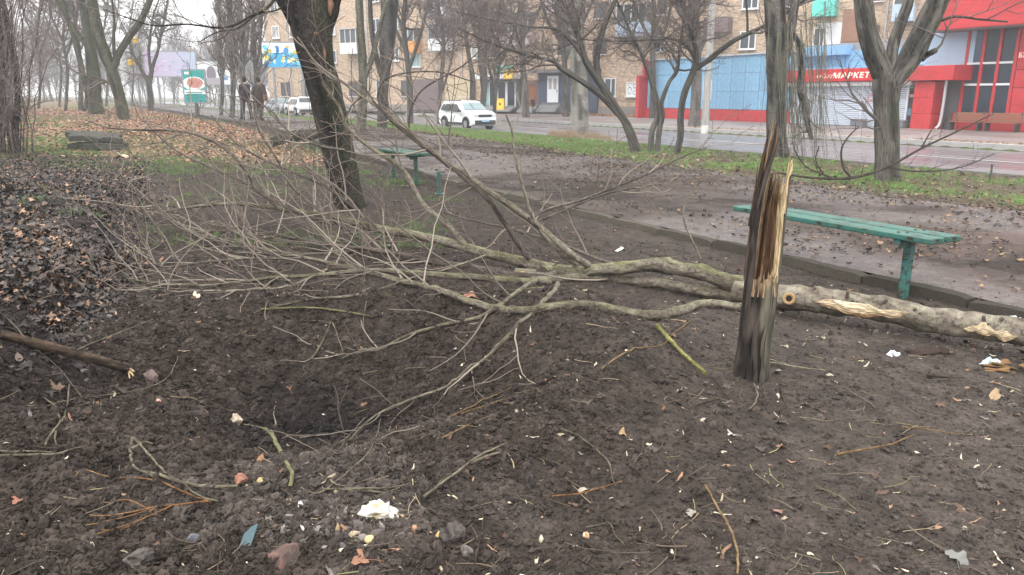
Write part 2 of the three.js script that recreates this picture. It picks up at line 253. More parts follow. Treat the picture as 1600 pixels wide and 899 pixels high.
{ // kerbs of the road and the wet wheel tracks' lane line
  const along = (name, s, w, h, y, len, gap, t0, t1, m, parent) => { const g = rbx(w, h, len - gap, 0, 0, 0, 0.02); for (let t = t0; t < t1; t += len) { const k = part(name, g, m, parent); k.position.set(stToX(s, t), y, -stToD(s, t)); k.rotation.y = Math.atan2(ND, NX); } };
  const far = new THREE.Group(); far.name = 'road_kerb'; far.userData.kind = 'structure'; scene.add(far);
  const white = solid(0.42, 0.41, 0.4, { map: fineMap });
  along('kerb_stone', 28.58, 0.16, 0.3, -0.22, 3, 0.02, 0, 75, white, far); along('kerb_stone', 18.4, 0.14, 0.3, -0.28, 3, 0.02, 8, 70, solid(0.2, 0.19, 0.18, { map: fineMap }), far);
  const b = new MB(); for (let t = 2; t < 120; t += 9) b.grid(1, 6, (u, v) => { const s = 23.5 + (u - 0.5) * 0.14, tt = t + v * 4.5; return { p: V(stToX(s, tt), -0.275, -stToD(s, tt)), c: [0.4, 0.4, 0.4], u: [u, v] }; });
  struct('road_marking', b.geo(), M.vc);
  const kerb = new THREE.Group(); kerb.name = 'path_kerb'; kerb.userData.kind = 'structure'; scene.add(kerb);
  const rng = rngOf(5), ms = [0.62, 0.8, 1].map((k) => mat({ color: lin(0.125 * k, 0.11 * k, 0.088 * k), map: rep(fineMap, 1.5), bumpMap: rep(fineBump, 3), bumpScale: 0.012, roughness: 0.9 }));
  const gs = [0, 1, 2, 3].map((v) => { const g = new THREE.BoxGeometry(0.12, 0.3, 0.97, 3, 3, 12), p = g.attributes.position; for (let i = 0; i < p.count; i++) { const n = 0.012 * fbm(p.getZ(i) * 5 + v * 9, p.getY(i) * 9 + p.getX(i) * 7, 3), e = Math.abs(p.getZ(i)) > 0.48 && p.getY(i) > 0.1 ? 0.018 : 0; p.setXYZ(i, p.getX(i) + n, p.getY(i) + n - e, p.getZ(i)); } g.computeVertexNormals(); return g; });
  for (let t = -3; t < 52; t += 0.99) { const k = part('kerb_stone', gs[Math.floor(rng() * 4)], ms[Math.floor(rng() * 3)], kerb), x = stToX(6.24, t), d = stToD(6.24, t); k.position.set(x, macro(x, d) - 0.09 + 0.03 * (rng() - 0.5), -d); k.rotation.set(0, Math.atan2(ND, NX) + 0.03 * (rng() - 0.5), 0.12 * (rng() - 0.3)); }
}

// ---------- market extension along the far pavement ----------
function facade(name, label, category, n, s) { const o = thing(name, label, category, V(n[0] * s, 0, -n[1] * s), -Math.atan2(n[0], n[1])); return o; } // local x runs right along the wall, z towards the street
const glassDark = solid(0.02, 0.03, 0.05, { roughness: 0.12, metalness: 0.0 }), glassBlue = solid(0.025, 0.05, 0.10, { roughness: 0.1 });
const redPaint = solid(0.58, 0.037, 0.046, { roughness: 0.45, map: rep(fineMap, 0.4) }), redDeep = solid(0.40, 0.022, 0.03, { roughness: 0.5 }), bluePaint = solid(0.22, 0.43, 0.66, { roughness: 0.5 }), paleBlue = solid(0.36, 0.52, 0.66, { roughness: 0.5 }), white = solid(0.72, 0.74, 0.76, { roughness: 0.5 });
function printed(w, h, draw) { const c = document.createElement('canvas'); c.width = w; c.height = h; const g = c.getContext('2d'); draw(g, w, h); const t = new THREE.CanvasTexture(c); t.colorSpace = THREE.SRGBColorSpace; return mat({ map: t, roughness: 0.6 }); }
{
  const o = facade('market_building', 'low blue and red shop building with roller shutter and red sign over the pavement', 'shop building', [NX, ND], 36.3);
  part('wall', merge([bx(13.2, 4.0, 5, -38.7, 2.0, -2.6), bx(10.2, 4.4, 5, -27, 2.2, -3.6), bx(12, 4.6, 5, -16.8, 2.3, -3.6)]), solid(0.3, 0.3, 0.32), o);
  const rng = rngOf(11), blues = [0.94, 1, 1.06].map((k) => solid(0.25 * k, 0.48 * k, 0.70 * k, { roughness: 0.4, map: rep(fineMap, 0.5) }));
  const panel = rbx(1.16, 1.1, 0.05, 0, 0, 0, 0.012), base = rbx(2.3, 0.7, 0.06, 0, 0, 0, 0.012);
  for (let i = 0; i < 11; i++) for (let k = 0; k < 3; k++) { const m = part('panel', panel, blues[Math.floor(rng() * 3)], o); m.position.set(-44.6 + i * 1.185, 1.3 + k * 1.115, -0.05); }
  for (let i = 0; i < 6; i++) { const m = part('base_panel', base, redPaint, o); m.position.set(-44.2 + i * 2.33, 0.37, -0.02); }
  part('pylon', merge([rbx(0.35, 3.0, 1.3, -45.4, 1.5, 0.1, 0.02), rbx(0.28, 1.3, 1.0, -45.2, 3.5, -0.1, 0.02)]), redPaint, o);
  part('coping', bx(13.4, 0.08, 5.2, -38.7, 4.07, -2.5), solid(0.5, 0.52, 0.55), o);
  const pw = printed(128, 256, (g, w, h) => { g.fillStyle = '#e8ece8'; g.fillRect(0, 0, w, h); g.fillStyle = '#b8c0c0'; for (let i = 0; i < 7; i++) g.fillRect(14, 30 + i * 28, w - 28 - (i % 3) * 18, 8); });
  part('poster', bx(0.75, 1.25, 0.03, -38.95, 1.95, 0.0), pw, o);
  const sign = printed(1024, 128, (g, w, h) => { g.fillStyle = '#c81f2a'; g.fillRect(0, 0, w, h); g.fillStyle = '#fff1dc'; g.textBaseline = 'middle'; g.save(); g.transform(1, 0, -0.25, 1, 0, 0); g.font = 'italic 70px serif'; g.fillText('міні', 308, 70); g.restore(); g.save(); g.transform(1, 0, -0.12, 1, 0, 0); g.font = 'bold 88px sans-serif'; g.fillText('МАРКЕТ', 448, 68, 292); g.restore(); });
  part('sign_board', rbx(8.1, 0.66, 0.5, -28.2, 2.66, 0.35, 0.02), redPaint, o);
  part('sign_face', new THREE.PlaneGeometry(8.0, 0.6).translate(-28.2, 2.66, 0.604), sign, o);
  part('shutter_box', rbx(8.0, 0.22, 0.35, -28.3, 2.2, 0.2, 0.03), white, o);
  { const b = new MB(); const prof2 = []; for (let i = 0; i <= 120; i++) prof2.push([0.02 + 2.08 * i / 120, 0.03 * Math.abs(Math.sin(i * Math.PI / 6))]); b.grid(1, 120, (u, v) => { const q = prof2[Math.round(v * 120)]; return { p: V(-31.9 + u * 7.3, q[0], 0.02 + q[1]), c: [0.47, 0.52, 0.60], u: [u * 7, q[0]] }; }); const g = b.geo(); part('roller_shutter', g, mat({ vertexColors: true, roughness: 0.5 }), o); }
  for (const X of [-27.2, -30.2, -24.6]) part('shutter_rail', bx(0.1, 2.1, 0.1, X, 1.05, 0.05), solid(0.6, 0.63, 0.68), o);
  const spray = mat({ color: lin(0.6, 0.25, 0.25), roughness: 0.7 }); part('spray_paint', merge([bx(0.05, 0.6, 0.006, -26.8, 1.35, 0.075), bx(0.32, 0.05, 0.006, -26.66, 1.62, 0.075), bx(0.32, 0.05, 0.006, -26.66, 1.34, 0.075), bx(0.05, 0.3, 0.006, -26.5, 1.48, 0.075)]), spray, o);
  for (let i = 0; i < 5; i++) part('upper_panel', rbx(1.42, 1.0, 0.05, -31.4 + i * 1.46, 3.5, -0.9, 0.01), blues[i % 3], o);
  part('upper_ledge', merge([bx(7.6, 0.1, 0.8, -28.3, 3.05, -0.5), bx(3.0, 0.5, 0.7, -30.4, 4.02, -0.7)]), bluePaint, o);
  part('upper_wall', rbx(3.1, 1.55, 0.1, -23.6, 3.8, -0.75, 0.01), paleBlue, o);
  const menu = printed(256, 512, (g, w, h) => { g.fillStyle = '#22262a'; g.fillRect(0, 0, w, h); g.fillStyle = '#dfe4d4'; for (let i = 0; i < 11; i++) { if (i === 4) continue; g.fillRect(24, 190 + i * 24, 60 + (i * 37) % 30, 8); g.fillRect(190, 190 + i * 24, 34, 8); } g.font = 'bold 64px serif'; g.fillText('D', 70, 110); g.fillText('C', 190, 100); g.fillStyle = '#4fae4a'; g.beginPath(); g.ellipse(150, 50, 22, 14, 0, 0, 7); g.fill(); g.fillStyle = '#b98b7b'; g.fillRect(90, 130, 120, 34); g.fillStyle = '#5c7c8c'; g.fillRect(90, 290, 90, 80); g.fillStyle = '#6a4634'; g.fillRect(30, 450, 180, 50); });
  part('menu_board', bx(1.0, 2.2, 0.06, -24.55, 1.12, 0.0), menu, o);
  part('awning_block', merge([rbx(3.1, 0.68, 1.5, -23.55, 2.64, 0.0, 0.02)]), redPaint, o);
  for (const [y, h] of [[0.38, 0.74], [1.12, 0.72], [1.87, 0.76]]) part('pillar_panel', rbx(1.02, h, 1.0, -23.5, y, 0.0, 0.02), redPaint, o);
  part('drainpipe', (() => { const b = new MB(); const [p, r] = smoothPath([V(-22.4, 2.95, 0.35), V(-22.35, 2.5, 0.35), V(-22.55, 2.3, 0.3), V(-22.6, 1.2, 0.25), V(-22.65, 0.3, 0.25), V(-22.7, 0.05, 0.45)], [0.07, 0.07, 0.07, 0.07, 0.07, 0.07], 5); b.tube(p, r, { sides: 10, col: [0.5, 0.5, 0.52] }); return b.geo(); })(), mat({ vertexColors: true, roughness: 0.4, metalness: 0.3 }), o);
  const wz = -0.78, w0 = -22.35, cw = 0.74;
  part('window_wall', merge([bx(3.0, 0.8, 0.3, -21.2, 0.4, wz - 0.05)]), redDeep, o);
  for (let i = 0; i < 3; i++) for (const [y0, y1] of [[0.8, 2.05], [2.15, 3.0], [3.12, 4.55]]) { const f = part('window', bx(cw - 0.14, y1 - y0, 0.06, w0 + cw * (i + 0.5), (y0 + y1) / 2, wz), solid(0.1, 0.1, 0.12), o); part('pane', bx(cw - 0.18, y1 - y0 - 0.06, 0.05, w0 + cw * (i + 0.5), (y0 + y1) / 2, wz + 0.02), i === 0 && y0 > 3 ? glassBlue : glassDark, f); }
  for (let i = 0; i < 4; i++) part('mullion', rbx(0.14, 3.85, 0.16, w0 + cw * i, 2.72, wz + 0.04, 0.01), redPaint, o);
  for (const y of [2.1, 3.06]) for (let i = 0; i < 3; i++) part('transom', bx(cw - 0.13, 0.09, 0.12, w0 + cw * (i + 0.5), y, wz + 0.06), white, o);
  for (const [y, h] of [[0.6, 1.16], [1.56, 0.74], [2.33, 0.76], [3.1, 0.74], [3.98, 0.98]]) part('wall_panel', rbx(7.5, h, 0.1, -16.3, y, wz + 0.02, 0.012), redPaint, o);
  part('roof_fascia', rbx(13.5, 3.2, 2.2, -17.0, 6.17, -0.5, 0.03), redPaint, o);
  part('soffit', bx(13.3, 0.06, 2.1, -17.0, 4.555, -0.52), solid(0.2, 0.19, 0.19), o);
  const word = printed(256, 128, (g, w, h) => { g.fillStyle = '#c8202a'; g.fillRect(0, 0, w, h); g.fillStyle = '#f6eee8'; g.font = 'bold 110px sans-serif'; g.textBaseline = 'middle'; g.fillText('БІЛ', 6, 68); });
  part('lettering', new THREE.PlaneGeometry(0.75, 0.36).translate(-19.68, 3.36, wz + 0.075), word, o);
  // wooden benches and planters on the pavement in front
  const place = (g, X, z) => { const p = V(X, 0.0, z).applyMatrix4(o.matrixWorld); return p; };
  o.updateMatrixWorld();
  const slat = solid(0.22, 0.12, 0.07, { roughness: 0.6 }), iron = solid(0.05, 0.05, 0.05, { roughness: 0.5 });
  const bench = thing('slatted_bench', 'brown slatted park bench under the tall shop windows, nearer the white drainpipe', 'bench', place(0, -21.35, 0.35), o.rotation.y, 'slatted benches under the red shop windows');
  for (let i = 0; i < 4; i++) part('back_slat', rbx(1.55, 0.07, 0.03, 0, 0.5 + i * 0.1, -0.22 - i * 0.02, 0.008), slat, bench);
  for (let i = 0; i < 4; i++) part('seat_slat', rbx(1.55, 0.03, 0.08, 0, 0.42, -0.15 + i * 0.1, 0.008), slat, bench);
  for (const s of [-0.65, 0.65]) part('leg', merge([bx(0.05, 0.42, 0.4, s, 0.2, 0), bx(0.05, 0.5, 0.04, s, 0.62, -0.27)]), iron, bench);
  const b2 = bench.clone(); b2.name = numbered('slatted_bench'); scene.add(b2); b2.position.copy(place(0, -19.72, 0.3)); b2.userData = { ...bench.userData, label: 'brown slatted park bench below the white letters on the red wall' };
  const stone = solid(0.2, 0.2, 0.22, { map: fineMap });
  for (const [X, z, lab] of [[-27.05, 0.35, 'small grey box planter standing before the closed roller shutter'], [-24.65, 0.5, 'grey box planter standing under the dark menu board']]) { const p = thing('planter_box', lab, 'planter', place(0, X, z), o.rotation.y, 'grey planters outside the shop'); part('box', merge([rbx(0.75, 0.32, 0.34, 0, 0.2, 0, 0.02), rbx(0.82, 0.06, 0.4, 0, 0.37, 0, 0.02), bx(0.08, 0.06, 0.3, -0.28, 0.03, 0), bx(0.08, 0.06, 0.3, 0.28, 0.03, 0)]), stone, p); part('soil', bx(0.7, 0.02, 0.28, 0, 0.395, 0), solid(0.04, 0.03, 0.03), p); }
}

// ---------- the long apartment block behind ----------
{
  const o = facade('apartment_block', 'long beige brick apartment block with balconies and shops behind the bare trees', 'apartment building', [0.56, 0.829], 60.1);
  const brick = tex(512, (u, v) => { const row = Math.floor(v * 16), x = (u * 8 + (row % 2) * 0.5) % 1, y = (v * 16) % 1, id = LAT[((row * 37) & 255) * 256 + Math.floor((u * 8 + (row % 2) * 0.5) % 8)]; const j = x < 0.05 || y < 0.12; return j ? [0.62, 0.58, 0.54] : [0.80 + 0.1 * id, 0.72 + 0.09 * id, 0.65 + 0.08 * id]; });
  const brickM = mat({ color: lin(0.80, 0.76, 0.70), map: rep(brick, 0.5), roughness: 0.9 });
  part('wall', metreUV(bx(72, 16, 12, -39, 8, -6.05)), brickM, o);
  part('plinth', metreUV(bx(72, 0.7, 0.12, -39, 0.35, 0.01)), solid(0.3, 0.27, 0.25, { map: fineMap }), o);
  part('cornice', bx(72.4, 0.3, 12.6, -39, 16.1, -6), solid(0.5, 0.48, 0.45), o);
  const frame = solid(0.7, 0.7, 0.7), pane = solid(0.06, 0.075, 0.09, { roughness: 0.15 }), brown = solid(0.16, 0.1, 0.08), curtain = solid(0.35, 0.34, 0.33, { roughness: 0.4 });
  const fg = new Map();
  function win(X, y0, w, h, fm = frame, pm = pane) {
    const key = w + ',' + h; if (!fg.has(key)) fg.set(key, [merge([bx(w, 0.09, 0.1, 0, -h / 2 + 0.045, 0), bx(w, 0.09, 0.1, 0, h / 2 - 0.045, 0), bx(0.09, h - 0.18, 0.1, -w / 2 + 0.045, 0, 0), bx(0.09, h - 0.18, 0.1, w / 2 - 0.045, 0, 0), bx(0.08, h - 0.18, 0.09, w * 0.08, 0, 0)]), bx(w - 0.16, h - 0.16, 0.03), bx(w + 0.2, 0.06, 0.22)]);
    const [a, b, c] = fg.get(key), f = part('window', a, fm, o); f.position.set(X, y0 + h / 2, 0.03); part('pane', b, pm, f).position.z = -0.02; part('sill', c, frame, f).position.set(0, -h / 2 - 0.03, 0.06);
  }
  const rng = rngOf(31), taken = [];
  function balcony(X, y0, w, h, pm, glazed = true) {
    const b = part('balcony', merge([bx(w, 0.14, 1.1, X, y0, 0.55), bx(w, 0.95, 0.05, X, y0 + 0.54, 1.08), bx(0.05, 0.95, 1.05, X - w / 2 + 0.03, y0 + 0.54, 0.53), bx(0.05, 0.95, 1.05, X + w / 2 - 0.03, y0 + 0.54, 0.53)]), pm, o); taken.push([X, y0, w]);
    if (glazed) { part('pane', bx(w - 0.1, h - 1.12, 0.03, X, y0 + 1.05 + (h - 1.12) / 2, 1.04), pane, b); const n = Math.round(w / 0.75); for (let i = 0; i <= n; i++) part('frame', bx(0.07, h - 1.05, 0.07, X - w / 2 + 0.05 + (w - 0.1) * i / n, y0 + 1.02 + (h - 1.05) / 2, 1.06), frame, b); part('roof', bx(w + 0.1, 0.08, 1.2, X, y0 + h, 0.6), solid(0.45, 0.45, 0.46), b); }
  }
  const pink = solid(0.55, 0.46, 0.46), ochre = solid(0.62, 0.30, 0.10), lightBlue = solid(0.42, 0.52, 0.66), turquoise = solid(0.14, 0.58, 0.5), dark = solid(0.2, 0.15, 0.15);
  balcony(-52.2, 5.75, 1.5, 2.2, ochre); win(-52.2, 4.35, 1.3, 1.35, frame, solid(0.28, 0.5, 0.5, { roughness: 0.3 })); taken.push([-52.2, 4.4, 2]);
  balcony(-48.45, 5.85, 2.4, 2.4, white); balcony(-39.6, 6.05, 2.8, 2.7, pink); balcony(-28.3, 6.35, 2.7, 2.4, lightBlue); balcony(-21.2, 6.35, 1.9, 2.0, dark, false); balcony(-13.5, 7.1, 1.5, 1.4, turquoise, false); balcony(-8.4, 6.5, 1.3, 2.4, lightBlue); balcony(-60.5, 5.9, 2.4, 2.4, white); balcony(-35.2, 8.6, 2.4, 2.4, pink); balcony(-66.8, 5.9, 2.4, 2.4, pink); balcony(-48.45, 8.8, 2.4, 2.4, solid(0.5, 0.5, 0.55));
  part('patch', bx(1.7, 1.9, 0.03, -13.2, 5.7, 0.0), solid(0.7, 0.7, 0.72), o); win(-13.85, 5.05, 0.8, 1.3); taken.push([-13.6, 5, 2]);
  for (const q of [[1.5, 2.2, -11.6, 6.4], [0.8, 3, -16.2, 8]]) part('patch', bx(q[0], q[1], 0.04, q[2], q[3], 0), solid(0.36, 0.2, 0.14, { map: fineMap }), o);
  for (const X of [-73, -70, -64, -57.5, -55, -46.9, -44.6, -42.6, -35.1, -31.6, -28.9, -26.1, -22.6, -19, -16.6, -10.5]) for (let k = 0; k < 3; k++) { const y = 5 + k * 2.9; if (taken.some((q) => Math.abs(q[0] - X) < q[2] / 2 + 0.7 && y + 1.4 > q[1] && y < q[1] + 2.6)) continue; win(X, y, X === -26.1 ? 0.8 : 1.25, 1.35, rng() < 0.25 ? brown : frame, rng() < 0.3 ? curtain : pane); }
  for (let i = 0; i < 6; i++) part('drainpipe', cyl(0.06, 0.06, 15.5, -71 + i * 12.3, 7.9, 0.07, 8), solid(0.45, 0.45, 0.45), o);
  // ground floor shops
  const navy = solid(0.05, 0.065, 0.11, { roughness: 0.6 }), timber = solid(0.36, 0.16, 0.08, { map: rep(barkMap, 2, 0.5) }), stepM = solid(0.33, 0.33, 0.34, { map: fineMap });
  part('shop_front', bx(6.0, 3.35, 0.25, -34.6, 1.9, 0.1), navy, o); part('canopy', bx(6.6, 0.3, 1.1, -34.7, 3.7, 0.5), solid(0.17, 0.15, 0.16), o);
  { const dr = part('door', rbx(1.15, 2.3, 0.12, -36.05, 2.15, 0.25, 0.02), white, o); part('pane', merge([bx(0.3, 0.9, 0.02, -36.3, 2.6, 0.315), bx(0.3, 0.9, 0.02, -35.8, 2.6, 0.315)]), curtain, dr); part('handle', bx(0.05, 0.2, 0.06, -35.6, 2.0, 0.33), iron2(), dr); }
  win(-34.5, 1.65, 0.85, 1.5, frame, curtain); win(-32.2, 1.65, 0.8, 1.5, frame, curtain);
  for (let i = 0; i < 4; i++) { part('step', bx(2.0, 0.2, 0.3, -36.0, 0.3 + i * 0.2, 1.45 - i * 0.3), stepM, o); part('step', bx(1.7, 0.2, 0.3, -38.4, 0.2 + i * 0.12, 1.2 - i * 0.25), stepM, o); }
  part('landing', merge([bx(2.0, 0.95, 0.5, -36, 0.52, 0.45), bx(1.7, 0.5, 0.3, -38.4, 0.3, 0.25)]), stepM, o);
  { const dr = part('door', rbx(1.2, 1.9, 0.12, -38.45, 1.5, 0.12, 0.02), timber, o); part('handle', bx(0.05, 0.16, 0.06, -38.0, 1.45, 0.2), iron2(), dr); part('surround', merge([bx(0.4, 2.6, 0.2, -39.3, 1.6, 0.08), bx(0.55, 2.6, 0.2, -37.55, 1.6, 0.08), bx(2.3, 0.4, 0.2, -38.4, 2.75, 0.08)]), solid(0.2, 0.12, 0.1), dr); }
  const kiosk = part('shop_front', merge([bx(4.0, 2.6, 0.9, -41.6, 1.75, 0.4)]), solid(0.2, 0.25, 0.24), o);
  for (let i = 0; i < 4; i++) part('pane', bx(0.85, 2.0, 0.04, -43.05 + i * 0.96, 1.75, 0.87), i === 0 ? solid(0.2, 0.42, 0.36, { roughness: 0.3 }) : glassDark, kiosk);
  for (let i = 0; i < 5; i++) part('frame', bx(i === 3 ? 0.24 : 0.08, 2.2, 0.1, -43.5 + i * 0.96, 1.7, 0.89), frame, kiosk);
  part('canopy', rbx(4.6, 0.38, 1.9, -41.6, 3.25, 0.95, 0.03), white, o);
  part('shop_sign', rbx(2.2, 0.8, 0.1, -40.8, 3.85, 1.2, 0.02), solid(0.22, 0.45, 0.36), o);
  const flower = printed(128, 128, (g, w, h) => { g.fillStyle = '#e8b23a'; g.fillRect(0, 0, w, h); g.fillStyle = '#f4d04c'; for (let i = 0; i < 12; i++) { g.save(); g.translate(64, 64); g.rotate(i * Math.PI / 6); g.beginPath(); g.ellipse(0, 36, 10, 24, 0, 0, 7); g.fill(); g.restore(); } g.fillStyle = '#8a4a1c'; g.beginPath(); g.arc(64, 64, 18, 0, 7); g.fill(); });
  part('flower_sign', bx(1.0, 0.8, 0.05, -39.7, 3.45, 1.93), flower, o); part('flower_sign', bx(0.9, 1.0, 0.06, -40.6, 0.85, 1.95), flower, o);
  for (let i = 0; i < 3; i++) part('step', bx(4.2, 0.16, 0.35, -41.6, 0.28 + i * 0.14, 1.9 - i * 0.3), stepM, o);
  win(-30.5, 1.5, 1.1, 1.55); win(-28.2, 1.5, 1.6, 1.2, frame, printed(128, 96, (g, w, h) => { g.fillStyle = '#dfe3e6'; g.fillRect(0, 0, w, h); g.strokeStyle = '#2c2c30'; g.lineWidth = 3; for (let i = 0; i < 9; i++) { g.beginPath(); g.arc(24 + (i % 3) * 40, 22 + Math.floor(i / 3) * 26, 10 + (i % 2) * 4, i, i + 4); g.stroke(); } g.fillRect(18, 8, 16, 22); }));
  for (const X of [-72, -68.5, -65, -61, -57, -53.5, -49.5, -46]) win(X, 1.5, 1.5, 1.6, rng() < 0.5 ? brown : frame, rng() < 0.5 ? glassDark : pane);
  part('shop_front', bx(3.2, 3.0, 0.3, -50.8, 1.7, 0.12), solid(0.17, 0.13, 0.13), o);
  part('shop_front', bx(3.6, 3.0, 0.2, -46.6, 1.7, 0.06), solid(0.6, 0.5, 0.34, { map: fineMap }), o);
  function iron2() { return solid(0.1, 0.1, 0.1, { roughness: 0.4, metalness: 0.6 }); }
  o.updateMatrixWorld();
  const binP = V(-37.1, 0.2, 1.9).applyMatrix4(o.matrixWorld), bin = thing('litter_bin', 'small black litter bin on a post beside the shop steps', 'litter bin', binP);
  part('bin', cyl(0.2, 0.16, 0.6, 0, 0.75, 0), solid(0.03, 0.03, 0.03), bin); part('post', cyl(0.04, 0.04, 0.5, 0, 0.22, 0), solid(0.05, 0.05, 0.05), bin); part('rim', new THREE.TorusGeometry(0.2, 0.02, 8, 20).rotateX(Math.PI / 2).translate(0, 1.05, 0), solid(0.04, 0.04, 0.04), bin);
}
// ---------- standing trees ----------
const barkCol = (a, b, moss = 0) => (f, q, p) => { const n = sm(fbm(p.x * 3 + q.x * 2, p.y * 2.2 + q.z * 2, 3) + 0.5 * vnoise(q.x * 7 + q.z * 5, p.y * 1.3 + q.z * 4), -0.3, 0.35); let c = C3(a, b, n); const dk = vnoise(q.x * 3 + p.y * 0.7 + 31, q.z * 3 - p.y * 0.5); if (dk > 0.35) c = C3(c, a.map((z) => z * 0.5), 0.7); if (moss) c = C3(c, [0.10, 0.12, 0.05], moss * sm(q.x * 0.6 - q.z * 0.2 + fbm(p.x * 5, p.y * 3, 2), 0.05, 0.5)); return c; };
const TW = [0.17, 0.14, 0.13];
// limbs: lists of [px, py, half-width in px, (depth offset)] read off the photograph at the tree's distance
function tree(o) {
  const rng = rngOf(o.seed), base = G(o.base[0], o.base[1]), d0 = o.d ?? -base.z, T = thing(o.name ?? 'bare_tree', o.label, 'tree', V(0, 0, 0), 0, o.group);
  const b = new MB(), c = new MB(), all = []; const org = V(o.d ? ray(o.base[0], o.base[1])[0] * d0 : base.x, 0, -d0); org.y = H(org.x, d0) - 0.05; T.position.copy(org);
  const colF = barkCol(o.dark ?? [0.09, 0.08, 0.07], o.pale ?? [0.17, 0.155, 0.14], o.moss ?? 0);
  for (const [li, L] of o.limbs.entries()) {
    const pts = [], rad = [];
    for (const [px, py, w, off = 0] of L) { const d = d0 + off, [k, m] = ray(px, py); const p = V(k * d, 1.6 + m * d, -d).sub(org); if (py >= o.base[1] - 1) p.y = Math.min(p.y, 0); pts.push(p); rad.push(w * d / FOCAL); }
    const last = pts[pts.length - 1], prev = pts[pts.length - 2], dir = last.clone().sub(prev).normalize(); let r = rad[rad.length - 1];
    const ext = o.extend ?? 3; if (ext && !L.stub) { const n = Math.ceil(ext / 1.2); for (let i = 1; i <= n; i++) { dir.x += (rng() - 0.5) * 0.35; dir.z += (rng() - 0.5) * 0.5; dir.y += 0.08; dir.normalize(); pts.push(pts[pts.length - 1].clone().addScaledVector(dir, 1.2)); rad.push(Math.max(0.008, r *= 0.78)); } }
    if (li === 0 || L.root) { const q = pts[0].clone(); q.y -= 0.1; pts.unshift(q); rad.unshift(rad[0] * 1.25); }
    const [sp, sr] = smoothPath(pts, rad, 8); if (o.flare && li === 0) for (let i = 0; i < 10; i++) sr[i] *= 1 + o.flare * (1 - i / 10) ** 2;
    b.tube(sp, sr, { sides: 14, col: colF, lump: o.lump ?? 0.09, seed: o.seed + li * 3.1 }); all.push([sp, sr]);
  }
  const twc = o.twig ?? TW, rs = clamp(d0 / 20, 1, 2.4), gen = { from: o.from ?? 0.3, gap: (o.gap ?? [0.55, 0.32, 0.22]).map((g, i) => g * [0.42, 0.5, 0.7][i]), len: o.len ?? [2.4, 1.1, 0.5], r: (o.r ?? [0.035, 0.013, 0.006]).map((r) => r * rs), seg: [7, 5, 3], sides: [5, 4, 3], col: [o.pale ? C3(o.pale, twc, 0.6) : twc, twc, twc], ang: 0.85, up: o.up ?? 0.02, lift: o.lift ?? 0.02, kink: o.kink ?? 0.75, tip: 0.003 * rs };
  all.forEach(([sp, sr], i) => sprout(c, sp, sr, i && o.forks ? { ...gen, from: 0.25, len: [1.0, 0.5, 0.25], r: gen.r.map((r) => r * 0.5), gap: [0.3, 0.25, 0.2] } : gen, rng));
  part('trunk', b.geo(), o.mat ?? M.bark, T); if (c.count) part('crown', c.geo(), M.twig, T);
  return { T, org, all, rng, d0 };
}
const stub = (a) => { a.stub = true; return a; }, root = (a) => { a.root = true; return a; };
// the dark leaning tree in the middle of the bed
{
  const q = tree({ name: 'leaning_tree', seed: 3, base: [545, 324], label: 'dark rough-barked tree leaning left beside the far green bench', forks: 2, dark: [0.016, 0.014, 0.013], pale: [0.060, 0.050, 0.044], moss: 0.25, lump: 0.13, flare: 0.28, extend: 4.2, from: 0.62, gap: [0.9, 0.5, 0.3],
    limbs: [[[546, 326, 27], [536, 280, 25], [525, 225, 25], [512, 165, 25], [498, 110, 26], [488, 60, 29], [482, 18, 34], [474, -40, 26], [462, -140, 20, -0.3]], [[478, 40, 22], [452, 8, 15], [425, -40, 12, 0.3]], stub([[440, -22, 2.6, 0.2], [420, 10, 1.9, -0.4], [392, 25, 1.7, -0.9], [352, 43, 1.4, -1.4], [292, 38, 1.2, -1.9], [240, 40, 1, -2.3], [200, 28, 0.8, -2.6], [160, 14, 0.6, -2.8]]), stub([[455, -10, 1.6, 0.2], [436, 14, 1.3, -0.2], [402, 22, 1.1, -0.6], [372, 44, 0.9, -1], [340, 50, 0.8, -1.2], [310, 66, 0.6, -1.3]]), stub([[492, 50, 20], [512, 22, 14], [519, 4, 12], [523, -6, 11.5]])] });
  const b = new MB(), d = q.d0 - 0.25, p0 = at(520, 2, d).sub(q.org), p1 = at(524, -8, d).sub(q.org); void p1; const w = new MB();
  const patch = (px, py, rx, ry, seed) => { const c = at(px, py, q.d0 - 0.268).sub(q.org); w.grid(8, 8, (u, v) => { const a = u * Math.PI * 2, r = v * (1 + 0.35 * vnoise(Math.cos(a) * 2 + seed, Math.sin(a) * 2)); return { p: V(c.x + Math.cos(a) * rx * r, c.y + Math.sin(a) * ry * r, c.z + 0.012 + 0.02 * (1 - v)), c: C3([0.30, 0.16, 0.10], [0.10, 0.06, 0.04], v), u: [u, v] }; }); };
  patch(493, 52, 0.035, 0.022, 1); patch(508, 84, 0.022, 0.075, 2); patch(516, 8, 0.045, 0.11, 3); part('bark_wound', w.geo(), M.vc, q.T); void b; void p0;
}
